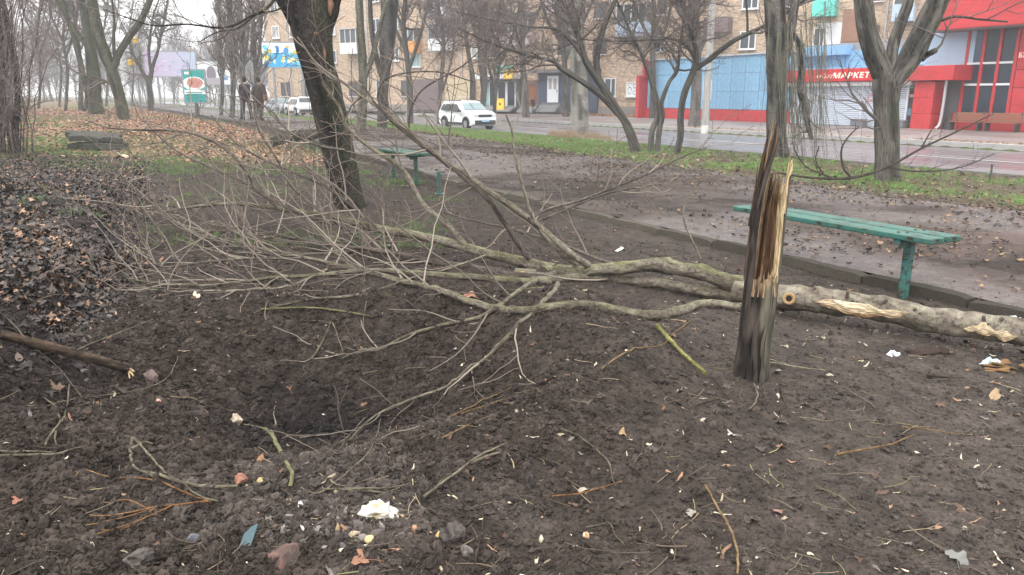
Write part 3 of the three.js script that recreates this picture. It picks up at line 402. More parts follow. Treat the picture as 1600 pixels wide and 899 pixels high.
// the forked tree on the right
tree({ name: 'forked_tree', seed: 8, base: [1386, 281], label: 'grey forked tree in front of the red sign and roller shutter', dark: [0.065, 0.06, 0.052], pale: [0.165, 0.15, 0.13], moss: 0.3, mat: M.streakBark, lump: 0.09, flare: 0.12, extend: 4, from: 0.45, gap: [0.7, 0.4, 0.25], len: [2.6, 1.1, 0.5],
  limbs: [[[1387, 283, 19.4], [1387, 240, 17.6], [1386, 195, 17.6], [1385, 160, 18.0], [1384, 132, 18.5], [1386, 118, 16.7]], [[1385, 160, 14.1], [1383, 125, 15.0], [1367, 85, 15.0], [1355, 45, 14.1], [1349, 0, 13.2], [1345, -60, 10.6]], [[1390, 135, 10.6], [1392, 105, 8.8], [1396, 70, 8.8, 0.3], [1410, 30, 7.9, 0.4], [1425, -15, 7.0, 0.5]], [[1390, 160, 13.2], [1397, 122, 16.7], [1423, 90, 16.7], [1443, 50, 16.7], [1466, 0, 15.8], [1490, -50, 13.2]], [[1440, 92, 5.3], [1448, 86, 4.4], [1462, 79, 4.0, -0.3]], [[1466, 34, 2.6], [1492, 26, 1.9, -0.4], [1530, 30, 1.6, -0.7], [1575, 34, 1.3, -1]]].map((l, i) => (i === 4 || i === 5 || i === 0 ? stub(l) : l)) });
// willow behind the broken stump, with hanging shoots
{
  const q = tree({ name: 'willow_tree', seed: 14, base: [1216, 246], label: 'thick willow trunk with hanging shoots behind the broken stump', dark: [0.04, 0.037, 0.034], pale: [0.23, 0.21, 0.19], lump: 0.12, flare: 0.25, extend: 5, from: 0.5, gap: [1.1, 0.5, 0.3], len: [1.8, 0.8, 0.4],
    limbs: [[[1218, 248, 16.7], [1214, 215, 14.4], [1213, 180, 13.7], [1214, 140, 14.4], [1213, 95, 15.2], [1212, 50, 16.0], [1210, 0, 15.2], [1208, -70, 13.7]], [[1226, 90, 7.6], [1237, 40, 6.8, 0.1], [1243, 0, 6.1, 0.1], [1246, -50, 6.1, 0.2]], stub([[1234, 45, 3.2, -0.4], [1250, 72, 5, -0.5], [1252, 110, 4.5, -0.5], [1250, 140, 4.5, -0.5], [1259, 160, 6, -0.5], [1262, 190, 4.5, -0.5], [1268, 218, 3, -0.5]])] });
  const c = new MB(), rng = rngOf(15);
  for (let i = 0; i < 95; i++) { const main = rng() < 0.75, px = main ? 1230 + rng() * 62 : 1195 + rng() * 120, top = main ? 20 + rng() * 150 : rng() * 60, bot = Math.min(252, top + 60 + rng() * 150), d = q.d0 - 1.2 + rng() * 1.6; const pts = [], rad = []; let x = px, dx = (rng() - 0.4) * 3; for (let k = 0; k <= 7; k++) { const y = lerp(top, bot, k / 7); const [kk, m] = ray(x, y); pts.push(V(kk * d, 1.6 + m * d, -d).sub(q.org)); rad.push(lerp(0.012, 0.004, k / 7)); dx += (rng() - 0.45) * 2.2; x += dx; } c.tube(pts, rad, { sides: 4, col: C3([0.2, 0.19, 0.14], [0.12, 0.115, 0.085], rng()), cap: false }); sprout(c, pts, rad, { gap: [0.3], len: [0.6], r: [0.005], seg: [4], sides: [3], col: [[0.15, 0.14, 0.11]], up: -0.5, lift: -0.25, ang: 0.6, tip: 0.003, from: 0.1 }, rng); }
  part('hanging_shoots', c.geo(), M.twig, q.T);
}
// leaning clump of young trees left of the stump
tree({ seed: 21, base: [996, 238], label: 'slim dark tree leaning hard left with two parallel stems', group: 'slim trees beside the road', dark: [0.055, 0.05, 0.045], pale: [0.13, 0.12, 0.105], moss: 0.3, extend: 2.2, from: 0.5, gap: [0.32, 0.22, 0.16], len: [2.2, 1.0, 0.45], mat: M.smoothBark,
  limbs: [[[996, 238, 6.5], [985, 205, 6.2], [960, 165, 6], [935, 125, 6], [915, 95, 5], [905, 60, 4], [888, 20, 3]], root([[990, 234, 5.5], [975, 190, 5], [945, 155, 5], [910, 128, 4.5], [878, 108, 4], [862, 95, 3], [830, 88, 2]]), [[935, 125, 5], [932, 95, 5], [938, 60, 4.5], [948, 30, 4], [962, 0, 3.5]], [[915, 95, 3], [890, 62, 2.5], [865, 45, 2], [830, 42, 1.3]]] });
tree({ seed: 22, base: [1017, 238], label: 'slim tree with two upright stems between its leaning neighbours', group: 'slim trees beside the road', dark: [0.07, 0.063, 0.056], pale: [0.15, 0.14, 0.12], extend: 2, from: 0.45, gap: [0.32, 0.22, 0.16], len: [2.0, 0.9, 0.4], mat: M.smoothBark,
  limbs: [[[1016, 238, 4.5], [1019, 205, 4.5], [1027, 185, 4.2], [1028, 165, 4], [1022, 140, 3.5], [1012, 110, 3], [1000, 80, 2.5], [985, 50, 2]], root([[1027, 239, 4.5], [1030, 205, 4.3], [1035, 180, 4], [1034, 160, 3.5], [1045, 130, 3], [1058, 110, 2.6], [1062, 80, 2]])] });
tree({ seed: 23, base: [1056, 240], label: 'slim dark tree whose limb reaches right to the willow', group: 'slim trees beside the road', dark: [0.05, 0.046, 0.042], pale: [0.10, 0.093, 0.083], extend: 1.5, from: 0.4, gap: [0.35, 0.22, 0.16], len: [1.9, 0.9, 0.4], mat: M.smoothBark,
  limbs: [[[1056, 241, 5.5], [1063, 215, 5], [1064, 180, 5], [1070, 145, 5], [1083, 112, 4.8], [1088, 85, 4], [1080, 50, 3], [1070, 15, 2.5]], [[1086, 108, 4], [1110, 92, 4], [1140, 68, 3.8], [1170, 52, 3.2], [1195, 40, 2.5]], [[1086, 90, 3], [1070, 70, 2.3], [1045, 60, 1.8], [1025, 62, 1.3]], [[1168, 53, 2], [1168, 30, 1.6]]] });
tree({ seed: 24, base: [906, 213], d: 34, label: 'stout pale-barked trunk standing in dry grass at the road edge', dark: [0.2, 0.19, 0.17], pale: [0.5, 0.48, 0.44], twig: [0.17, 0.15, 0.14], flare: 0.35, extend: 7, from: 0.35, gap: [0.6, 0.4, 0.3], len: [3.6, 1.6, 0.7], moss: 0.2,
  limbs: [[[907, 214, 15], [906, 190, 14], [905, 150, 13.5], [904, 110, 13], [902, 60, 11], [900, 0, 10], [899, -60, 9]], [[905, 70, 5], [885, 30, 4], [870, -10, 3.5]]] });
tree({ seed: 25, base: [1085, 199], label: 'grey tree by the pale post before the blue panels', dark: [0.16, 0.145, 0.13], pale: [0.26, 0.24, 0.22], extend: 5, gap: [0.6, 0.4, 0.3], len: [2.6, 1.2, 0.6],
  limbs: [[[1085, 200, 10], [1086, 180, 8.5], [1088, 140, 8], [1088, 80, 7.5], [1085, 20, 7], [1084, -40, 6]], [[1088, 90, 4], [1105, 50, 3.5], [1115, 0, 3]], [[1087, 75, 4], [1068, 30, 3.2], [1055, -10, 3]]] });
tree({ seed: 26, base: [822, 178], d: 62, label: 'pale trunk in front of the orange wooden door', dark: [0.2, 0.18, 0.16], pale: [0.3, 0.28, 0.25], extend: 6, gap: [0.8, 0.5, 0.4], len: [3, 1.4, 0.7], limbs: [[[822, 179, 6], [820, 140, 5.3], [816, 90, 5], [815, 30, 5], [816, -30, 4]], [[816, 60, 3], [840, 20, 2.4], [855, -10, 2]], [[816, 70, 3], [795, 30, 2.4], [782, -10, 2]]] });
tree({ seed: 27, base: [737, 193], label: 'twin-stemmed tree standing right in front of the white car', dark: [0.12, 0.11, 0.10], pale: [0.22, 0.2, 0.18], extend: 5, gap: [0.45, 0.32, 0.25], len: [2.6, 1.2, 0.55], from: 0.4,
  limbs: [[[737, 196, 4.5], [738, 160, 4.2], [738, 120, 4], [732, 85, 3.2], [726, 40, 2.6], [720, -10, 2.2]], root([[748, 196, 3], [753, 175, 4], [756, 140, 5], [754, 100, 6.5], [752, 60, 6.5], [757, 10, 6], [760, -40, 5]]), [[754, 90, 3], [770, 50, 2.6], [782, 0, 2.4]], [[753, 80, 3], [738, 35, 2.4], [730, -10, 2]]] });
tree({ seed: 28, base: [685, 195], label: 'thin tree just left of the white car', dark: [0.13, 0.12, 0.11], pale: [0.2, 0.19, 0.17], extend: 4, gap: [0.45, 0.32, 0.25], len: [2.2, 1.1, 0.5], from: 0.35, limbs: [[[685, 197, 3.5], [686, 165, 3], [690, 120, 3], [693, 70, 3], [686, 20, 2.6], [683, -30, 2.2]], [[686, 160, 2], [695, 130, 1.8], [705, 95, 1.5], [712, 50, 1.2]]] });
tree({ seed: 29, base: [563, 205], label: 'straight grey-green trunk just right of the leaning tree', dark: [0.12, 0.115, 0.09], pale: [0.22, 0.21, 0.17], moss: 0.4, extend: 5, from: 0.45, gap: [0.6, 0.4, 0.3], len: [2.4, 1.2, 0.5], limbs: [[[563, 207, 8], [566, 160, 7], [567, 110, 6.5], [563, 50, 6], [561, 0, 5.5], [560, -50, 5]], [[566, 130, 4], [580, 95, 4], [590, 55, 3.5], [602, 10, 3]]] });
tree({ seed: 30, base: [597, 200], label: 'rough dark double trunk behind the far green bench', dark: [0.055, 0.05, 0.046], pale: [0.13, 0.12, 0.11], extend: 5, from: 0.45, gap: [0.6, 0.4, 0.3], len: [2.4, 1.2, 0.5], limbs: [[[597, 203, 8], [598, 160, 7], [602, 110, 8], [606, 60, 12], [608, 10, 12], [610, -40, 10]], [[600, 130, 4.5], [588, 90, 4], [580, 40, 3.6], [578, -10, 3]]] });
tree({ seed: 32, base: [640, 185], d: 55, label: 'dark bare tree before the orange balcony', extend: 5, from: 0.3, gap: [0.6, 0.4, 0.3], len: [3, 1.3, 0.6], limbs: [[[641, 187, 5], [640, 140, 4.5], [636, 90, 4], [630, 40, 3.6], [634, -10, 3]], [[638, 110, 3], [655, 60, 2.6], [668, 10, 2.2]], [[634, 80, 2.6], [616, 40, 2.2], [606, -5, 2]]] });
tree({ seed: 33, base: [795, 195], d: 50, label: 'bushy young tree between the white car and the pale trunk', extend: 3, from: 0.2, gap: [0.5, 0.35, 0.25], len: [2.2, 1.1, 0.5], r: [0.03, 0.012, 0.007], limbs: [[[772, 186, 3], [774, 150, 2.8], [780, 100, 2.4], [778, 50, 2], [786, 0, 1.6]], [[774, 140, 2], [760, 90, 1.8], [756, 40, 1.5]], [[779, 105, 2], [800, 60, 1.6], [810, 15, 1.4]]] });
tree({ seed: 34, base: [868, 180], d: 58, label: 'dark bare tree between the pale trunk and the navy shop front', extend: 5, from: 0.3, gap: [0.55, 0.4, 0.3], len: [3, 1.4, 0.6], limbs: [[[884, 178, 4.5], [884, 130, 4], [880, 80, 3.6], [872, 30, 3.2], [868, -20, 2.8]], [[882, 95, 2.6], [905, 50, 2.2], [925, 5, 2]], [[878, 70, 2.6], [855, 30, 2.2], [842, -10, 2]]] });
tree({ seed: 35, base: [1010, 182], d: 56, label: 'grey bare tree beside the red pylon of the shop', extend: 5, from: 0.3, gap: [0.55, 0.4, 0.3], len: [2.8, 1.3, 0.6], limbs: [[[1019, 184, 4.5], [1020, 130, 4.2], [1020, 80, 4], [1022, 30, 3.6], [1020, -20, 3]], [[1020, 85, 2.6], [1040, 45, 2.2], [1050, 0, 2]], [[1020, 70, 2.6], [1000, 30, 2.2], [985, -10, 2]]] });
// trees of the park on the left
tree({ seed: 41, base: [192, 187], label: 'leaning tree with a low fork on the leaf-covered lawn', dark: [0.075, 0.07, 0.055], pale: [0.14, 0.13, 0.10], moss: 0.5, extend: 4, from: 0.5, gap: [0.6, 0.35, 0.25], len: [2.8, 1.3, 0.6], flare: 0.12,
  limbs: [[[193, 189, 9], [188, 160, 8.5], [180, 130, 8.5], [172, 105, 8]], [[174, 110, 7], [162, 80, 8.5], [153, 50, 8], [146, 15, 7], [140, -30, 6]], [[176, 108, 5], [185, 85, 5], [203, 55, 5], [215, 40, 5], [228, 15, 4.5], [240, -20, 4]], [[180, 95, 2.5], [177, 65, 2.2], [178, 30, 2]]].map((l, i) => (i ? l : stub(l))) });
tree({ seed: 42, base: [150, 173], d: 45, label: 'thick dark mossy trunk behind the low-forked tree', dark: [0.055, 0.055, 0.045], pale: [0.11, 0.115, 0.08], moss: 0.7, extend: 5, from: 0.4, gap: [0.8, 0.4, 0.3], len: [3, 1.4, 0.6], flare: 0.25, limbs: [[[150, 175, 12], [147, 150, 9.5], [146, 120, 9.5], [142, 85, 8], [136, 45, 7], [128, 0, 6], [120, -50, 5]], [[143, 80, 4], [115, 45, 3.6], [95, 10, 3]], root([[134, 168, 4], [136, 150, 3.6], [128, 110, 4], [116, 60, 4], [100, 10, 3.5]])] });
tree({ seed: 43, base: [125, 164], d: 54, label: 'slim tree left of the thick mossy trunk', moss: 0.3, extend: 5, from: 0.3, gap: [0.8, 0.5, 0.35], len: [3, 1.4, 0.6], limbs: [[[124, 166, 3.5], [126, 130, 3], [124, 90, 3], [118, 40, 2.6], [110, -10, 2.2]]] });
tree({ seed: 44, base: [233, 160], d: 60, label: 'small forked tree in front of the purple billboard', dark: [0.12, 0.11, 0.10], pale: [0.18, 0.17, 0.15], extend: 3, from: 0.3, gap: [0.7, 0.5, 0.35], len: [2.6, 1.3, 0.6], limbs: [[[234, 161, 4.5], [233, 135, 4], [228, 122, 3], [218, 105, 2], [208, 85, 1.6]], [[234, 130, 3], [238, 105, 2.6], [246, 80, 2.2], [252, 50, 1.8]], [[236, 115, 2.4], [232, 80, 2], [236, 45, 1.6]]] });
for (const [px, py, d, w, label] of [[362, 185, 42, 4.2, 'tall pale poplar left of the two walking people'], [378, 187, 41, 3.6, 'tall pale poplar hiding the left walker'], [398, 186, 44, 3.4, 'tall pale poplar between the two walking people'], [345, 180, 48, 3, 'slim poplar right of the teal advertising panel']])
  tree({ name: 'poplar_tree', seed: px, base: [px, py], d, label, group: 'poplars beside the path', dark: [0.13, 0.125, 0.115], pale: [0.24, 0.23, 0.21], extend: 8, from: 0.12, gap: [0.4, 0.35, 0.3], len: [1.6, 0.9, 0.5], up: 0.55, lift: 0.2, limbs: [[[px, py + 1, w], [px + 2, 130, w * 0.9], [px - 1, 70, w * 0.85], [px - 3, 10, w * 0.8], [px - 4, -40, w * 0.7]], [[px + 1, 120, w * 0.45], [px + 9, 60, w * 0.4], [px + 12, 0, w * 0.35]]] });
for (const [i, [px, d, h]] of [[60, 62, 9], [92, 75, 10], [102, 55, 8], [165, 80, 9], [205, 95, 10]].entries()) {
  const lab = ['grey bare tree between the thicket and the thick mossy trunk', 'far bare tree seen over the dark hedge box', 'slim grey tree standing left of the thick mossy trunk', 'far bare tree right of the low-forked trunk', 'far bare tree behind the yellow sign pole'][i];
  const by = 149.4 + 1200 * 1.1 / d; tree({ seed: 60 + i, base: [px, by], d, label: lab, group: 'bare trees of the park', extend: h * 0.5, from: 0.25, gap: [0.7, 0.5, 0.4], len: [3.2, 1.5, 0.7], r: [0.04, 0.018, 0.01], limbs: [[[px, by, 120 / d], [px + 3, 110, 110 / d], [px - 4, 60, 100 / d], [px + 2, 10, 80 / d]], [[px, 90, 110 / d], [px + 16, 40, 80 / d], [px + 20, 0, 60 / d]], [[px - 2, 70, 90 / d], [px - 22, 25, 70 / d], [px - 28, -10, 70 / d]]] });
}
// thicket at the left edge
{
  const rng = rngOf(71), p = G(16, 240), T = thing('thicket_bush', 'tangled bare thicket of many stems at the edge of the leaf bank', 'bush', p), b = new MB(), c = new MB(), d = -p.z;
  for (let i = 0; i < 44; i++) {
    const a = rng() * 6.28, r0 = rng() * 0.7, pts = [V(Math.cos(a) * r0 - 0.15, -0.1, Math.sin(a) * r0)], n = 9, h = 3.2 + rng() * 4, lean = (rng() - 0.35) * 0.9; let x = pts[0].x, z = pts[0].z;
    for (let k = 1; k <= n; k++) { x += lean * h / n * (0.3 + k / n) + (rng() - 0.5) * 0.16; z += (rng() - 0.5) * 0.25; pts.push(V(x, h * k / n, z)); }
    const w = 0.010 + rng() * rng() * 0.024; b.tube(pts, pts.map((_, k) => w * (1 - 0.75 * k / n)), { sides: 6, col: barkCol([0.12, 0.095, 0.085], [0.24, 0.20, 0.185]), cap: false });
    sprout(c, pts, pts.map((_, k) => w * (1 - 0.75 * k / n)), { from: 0.1, gap: [0.28, 0.2], len: [1.3, 0.6], r: [0.012, 0.006], seg: [5, 4], sides: [4, 3], col: [[0.24, 0.195, 0.175], [0.23, 0.18, 0.165]], up: 0.1, tip: 0.003, ang: 0.9 }, rng);
  }
  for (let i = 0; i < 2; i++) { const tw = rng; const pts = []; let x = -0.3 + i * 0.3, z = (tw() - 0.5) * 0.4; for (let k = 0; k <= 10; k++) { pts.push(V(x, -0.1 + k * 0.7, z)); x += 0.06 + 0.09 * Math.sin(k * 0.8 + i) * 1.2; z += (tw() - 0.5) * 0.2; } b.tube(...smoothPath(pts, pts.map((_, k) => 0.085 - 0.006 * k), 3), { sides: 9, col: barkCol([0.05, 0.045, 0.042], [0.13, 0.115, 0.105]), lump: 0.1, seed: i }); }
  part('stem', b.geo(), M.bark, T); part('twigs', c.geo(), M.twig, T); void d;
}
// the far wood beyond the street, one mass
{
  const kinds = [0, 1, 2].map((s) => { const rng = rngOf(90 + s), c = new MB(), pts = [V(0, 0, 0)], n = 7; let x = 0, z = 0; for (let k = 1; k <= n; k++) { x += (rng() - 0.5) * 0.8; z += (rng() - 0.5) * 0.8; pts.push(V(x, k * 1.7, z)); } const rad = pts.map((_, k) => 0.10 * (1 - 0.8 * k / n)); c.tube(pts, rad, { sides: 5, col: [0.12, 0.11, 0.105], cap: false }); sprout(c, pts, rad, { from: 0.15, gap: [0.35, 0.5, 0.45], len: [4.2, 2, 1], r: [0.08, 0.035, 0.02], seg: [5, 4, 3], sides: [4, 3, 3], col: [[0.14, 0.125, 0.12], [0.155, 0.135, 0.135], [0.16, 0.14, 0.14]], up: 0.25, lift: 0.1, tip: 0.012, ang: 0.85 }, rng); return c.geo(); });
  const rng = rngOf(95), M4 = new THREE.Matrix4(), Q = new THREE.Quaternion();
  kinds.forEach((g, s) => {
    const spots = []; for (let i = 0; i < 70; i++) { const px = -160 + rng() * 760, d = 120 + rng() * 130, x = (px - 800) / 1211 * d; spots.push([x, d]); } for (let i = 0; i < 4; i++) { const px = -250 + rng() * 330, d = 45 + rng() * 80; spots.push([(px - 800) / 1211 * d, d]); }
    const im = new THREE.InstancedMesh(g, M.twig, spots.length); im.name = numbered('distant_wood'); spots.forEach(([x, d], i) => { const k = 0.75 + rng() * 0.55; M4.compose(V(x, Math.min(H(x, d), 3) - 0.1, -d), Q.setFromAxisAngle(V(0, 1, 0), rng() * 6.28), V(k, k * (0.9 + rng() * 0.3), k)); im.setMatrixAt(i, M4); }); shade(im); scene.add(im); tag(im, ['far wood of bare trees fading into haze', 'bare far-off trees filling the hazy left background', 'hazy tangle of distant bare crowns'][s], 'wood', null, 'stuff');
  });
}

// ---------- signs, poles, cars, people ----------
const steel = solid(0.25, 0.26, 0.28, { roughness: 0.5 }), darkSteel = solid(0.07, 0.07, 0.075, { roughness: 0.5 });
function flatAt(px, py, d) { const [k, m] = ray(px, py); return V(k * d, 1.6 + m * d, -d); }
function billboard(label, px, py, d, w, h, face, turn) {
  const c = flatAt(px, py, d), g = Math.min(H(c.x, d), 3), o = thing('billboard', label, 'billboard', V(c.x, g, c.z), turn), y = c.y - g;
  part('face', bx(w, h, 0.06, 0, y, 0.1), face, o); part('frame', merge([bx(w + 0.2, 0.1, 0.2, 0, y + h / 2 + 0.05, 0.06), bx(w + 0.2, 0.1, 0.2, 0, y - h / 2 - 0.05, 0.06), bx(0.1, h, 0.2, -w / 2 - 0.05, y, 0.06), bx(0.1, h, 0.2, w / 2 + 0.05, y, 0.06)]), steel, o);
  for (const s of [-0.28, 0.28]) part('post', cyl(0.13, 0.13, y - h / 2, s * w, (y - h / 2) / 2, 0, 10), steel, o);
}
const prng = rngOf(7);
billboard('large lilac and pale blue billboard beyond the park trees', 266, 100, 92, 5.7, 2.75, printed(256, 128, (g, w, h) => { const gr = g.createLinearGradient(0, h, w, 0); gr.addColorStop(0, '#b39fbd'); gr.addColorStop(0.5, '#b5b0c8'); gr.addColorStop(1, '#a6b9cf'); g.fillStyle = gr; g.fillRect(0, 0, w, h); for (let i = 0; i < 60; i++) { g.fillStyle = ['#8d6ba8', '#d9d2ec', '#7b8fc4', '#c98fb4'][i % 4]; g.globalAlpha = 0.5; g.fillRect(prng() * w, prng() * h, 4 + prng() * 16, 2 + prng() * 8); } g.globalAlpha = 1; }), 0.12);
billboard('pale white billboard half hidden behind the teal advertising panel', 330, 114, 100, 5.0, 2.8, printed(256, 128, (g, w, h) => { g.fillStyle = '#dfe4ea'; g.fillRect(0, 0, w, h); g.fillStyle = '#7a6f7c'; g.beginPath(); g.ellipse(128, 70, 30, 44, 0, 0, 7); g.fill(); g.fillStyle = '#a7a0ab'; g.fillRect(90, 92, 90, 36); g.fillStyle = '#5f86b8'; g.fillRect(200, 84, 30, 20); }), 0.12);
billboard('blue and yellow flower billboard left of the leaning trunk', 448, 86, 78, 4.9, 2.3, printed(256, 128, (g, w, h) => { g.fillStyle = '#e9edf0'; g.fillRect(0, 0, w, h * 0.42); g.fillStyle = '#2aa2d8'; g.fillRect(0, h * 0.42, w, h); for (let i = 0; i < 46; i++) { g.fillStyle = ['#e8d14a', '#1d86c4', '#f2e89a', '#5cc6e8', '#d7b43a', '#ffffff'][i % 6]; g.beginPath(); g.ellipse(prng() * w, 16 + prng() * 112, 5 + prng() * 13, 4 + prng() * 9, prng() * 3, 0, 7); g.fill(); } }), 0.18);
{ // city-light panel
  const d = 46, c = flatAt(304, 135, d), g = H(c.x, d), o = thing('advertising_panel', 'teal upright advertising panel with a red oval picture', 'advertising panel', V(c.x, g, c.z), 0.15), y = c.y - g;
  part('face', bx(1.16, 1.78, 0.04, 0, y, 0.08), printed(192, 288, (k, w, h) => { k.fillStyle = '#159a94'; k.fillRect(0, 0, w, h); k.fillStyle = '#e6ece8'; k.beginPath(); k.ellipse(w / 2, 118, w * 0.56, 62, 0, 0, 7); k.fill(); k.fillStyle = '#c58a80'; k.beginPath(); k.ellipse(w / 2 + 6, 112, 74, 48, 0, 0, 7); k.fill(); k.strokeStyle = '#a8655e'; k.lineWidth = 5; for (let i = 0; i < 7; i++) { k.beginPath(); k.arc(70 + i * 11, 112 + (i % 3) * 9 - 9, 13, i, i + 3.4); k.stroke(); } k.fillStyle = '#dfe8ea'; k.fillRect(0, 176, w, 40); k.fillStyle = '#2d6f74'; for (let i = 0; i < 6; i++) k.fillRect(10 + (i % 2) * 14, 196 + i * 15, w - 34 - (i * 23) % 50, 8); k.fillStyle = '#f2f6f4'; k.fillRect(14, 12, 46, 22); }), o);
  part('frame', merge([bx(1.3, 0.08, 0.18, 0, y + 0.93, 0), bx(1.3, 0.1, 0.18, 0, y - 0.94, 0), bx(0.08, 1.8, 0.18, -0.62, y, 0), bx(0.08, 1.8, 0.18, 0.62, y, 0), bx(1.2, 1.8, 0.05, 0, y, -0.03)]), steel, o); part('post', cyl(0.11, 0.13, y - 0.9, 0, (y - 0.9) / 2, 0), darkSteel, o);
}
{ // pole with yellow sign heads
  const d = 62, c = flatAt(219, 160, d), g = H(c.x, d), o = thing('sign_pole', 'grey pole carrying two yellow heads near the purple billboard', 'sign pole', V(c.x, g, c.z)); const yel = solid(0.75, 0.5, 0.05);
  part('pole', cyl(0.06, 0.08, 5.6, 0, 2.8, 0, 10), steel, o); for (const [y, w] of [[5.3, 0.75], [3.65, 0.75]]) for (const s of [-0.28, 0.28]) part('sign_head', merge([rbx(w * 0.42, 0.42, 0.3, s - 0.08, y, 0.1, 0.05), bx(0.3, 0.05, 0.05, s * 0.5, y, 0)]), yel, o);
}
{ const p = G(1101, 208), o = thing('concrete_post', 'pale concrete post beside the grey tree at the far kerb', 'post', p); part('post', cyl(0.16, 0.2, 8, 0, 4, 0, 12), solid(0.42, 0.41, 0.39, { map: fineMap }), o); part('band', cyl(0.205, 0.21, 0.4, 0, 0.2, 0, 12), solid(0.6, 0.6, 0.58), o); }
{ const p = G(1547, 284), o = thing('metal_stake', 'thin black metal stake in the verge at the right', 'stake', p); part('stake', cyl(0.02, 0.02, 0.36, 0, 0.16, 0, 8), darkSteel, o); part('cap', cyl(0.028, 0.028, 0.03, 0, 0.35, 0, 8), darkSteel, o); }
function makeCar(name, label, paint, plate) {
  const o = thing(name, label, 'car'), P = [[-2.12, 0.42], [-2.16, 0.75], [-2.10, 1.02], [-1.98, 1.22], [-1.62, 1.6], [-1.2, 1.64], [0.2, 1.63], [0.45, 1.55], [1.05, 1.08], [1.75, 1.0], [2.05, 0.9], [2.14, 0.7], [2.14, 0.4], [1.85, 0.3], [-1.9, 0.3]];
  const shp = new THREE.Shape(); P.forEach(([x, y], i) => (i ? shp.lineTo(x, y) : shp.moveTo(x, y))); shp.closePath();
  const g = new THREE.ExtrudeGeometry(shp, { depth: 1.62, bevelEnabled: true, bevelSize: 0.07, bevelThickness: 0.08, bevelSegments: 3, curveSegments: 4, steps: 6 }); g.translate(0, 0, -0.81);
  const taper = (y) => 1 - 0.2 * clamp((y - 1.02) / 0.62, 0, 1), p = g.attributes.position; for (let i = 0; i < p.count; i++) { const fr = 1 - 0.1 * sm(Math.abs(p.getX(i)), 1.5, 2.2); p.setZ(i, p.getZ(i) * taper(p.getY(i)) * fr); } g.computeVertexNormals();
  part('body', g, paint, o);
  const poly = (pts) => { const b = new MB(); const n = pts.length; for (const q of pts) b.v(q[0], q[1], q[2], 0, 0, 1, [1, 1, 1], q[0], q[1]); for (let i = 1; i < n - 1; i++) b.I.push(0, i, i + 1); b.smooth = true; return b.geo(); };
  const gl = solid(0.03, 0.04, 0.045, { roughness: 0.1 }), glP = solid(0.22, 0.30, 0.31, { roughness: 0.1 }), trim = solid(0.03, 0.03, 0.035, { roughness: 0.6 });
  for (const s of [-1, 1]) { const Z = (y) => s * (0.895 * taper(y) + 0.008), side = (a) => poly(a.map(([x, y]) => [x, y, Z(y)])); part('side_window', side([[-0.62, 1.08], [0.28, 1.08], [0.72, 1.12], [0.18, 1.5], [-0.58, 1.52]]), gl, o); part('side_window', side([[-1.42, 1.1], [-0.72, 1.08], [-0.68, 1.52], [-1.18, 1.52]]), gl, o); part('side_window', side([[-1.82, 1.16], [-1.52, 1.12], [-1.3, 1.5], [-1.55, 1.5]]), gl, o); part('roof_rail', bx(1.9, 0.05, 0.05, -0.5, 1.72, s * 0.66), trim, o); part('sill', bx(2.4, 0.14, 0.05, -0.1, 0.36, s * 0.87), trim, o); part('headlight', rbx(0.2, 0.17, 0.34, 2.1, 0.86, s * 0.62, 0.04), solid(0.6, 0.62, 0.65, { roughness: 0.2 }), o); part('mirror', rbx(0.12, 0.14, 0.2, 0.72, 1.12, s * 0.95, 0.04), trim, o);
    for (const x of [-1.32, 1.36]) { const w = part('wheel', new THREE.CylinderGeometry(0.345, 0.345, 0.22, 24).rotateX(Math.PI / 2).translate(x, 0.345, s * 0.78), solid(0.02, 0.02, 0.02), o); part('rim', new THREE.CylinderGeometry(0.21, 0.21, 0.03, 20).rotateX(Math.PI / 2).translate(x, 0.345, s * 0.895), solid(0.25, 0.25, 0.26, { roughness: 0.4 }), w); part('wheel_arch', new THREE.TorusGeometry(0.39, 0.05, 6, 20, Math.PI).translate(x, 0.36, s * 0.86), trim, o); } }
  part('windscreen', poly([[0.5, 1.53, -0.66], [1.0, 1.14, -0.8], [1.0, 1.14, 0.8], [0.5, 1.53, 0.66]].map(([x, y, z]) => [x + 0.09, y + 0.05, z])), glP, o); part('rear_window', poly([[-2.05, 1.2, -0.7], [-1.72, 1.56, -0.6], [-1.72, 1.56, 0.6], [-2.05, 1.2, 0.7]].map(([x, y, z]) => [x - 0.06, y + 0.05, z])), gl, o);
  part('grille', rbx(0.08, 0.16, 0.9, 2.19, 0.84, 0, 0.03), trim, o); part('front_bumper', rbx(0.22, 0.26, 1.5, 2.12, 0.46, 0, 0.06), trim, o); part('rear_bumper', rbx(0.2, 0.26, 1.5, -2.12, 0.48, 0, 0.06), trim, o); part('number_plate', bx(0.02, 0.12, 0.54, 2.24, 0.55, 0), plate, o);
  return o;
}
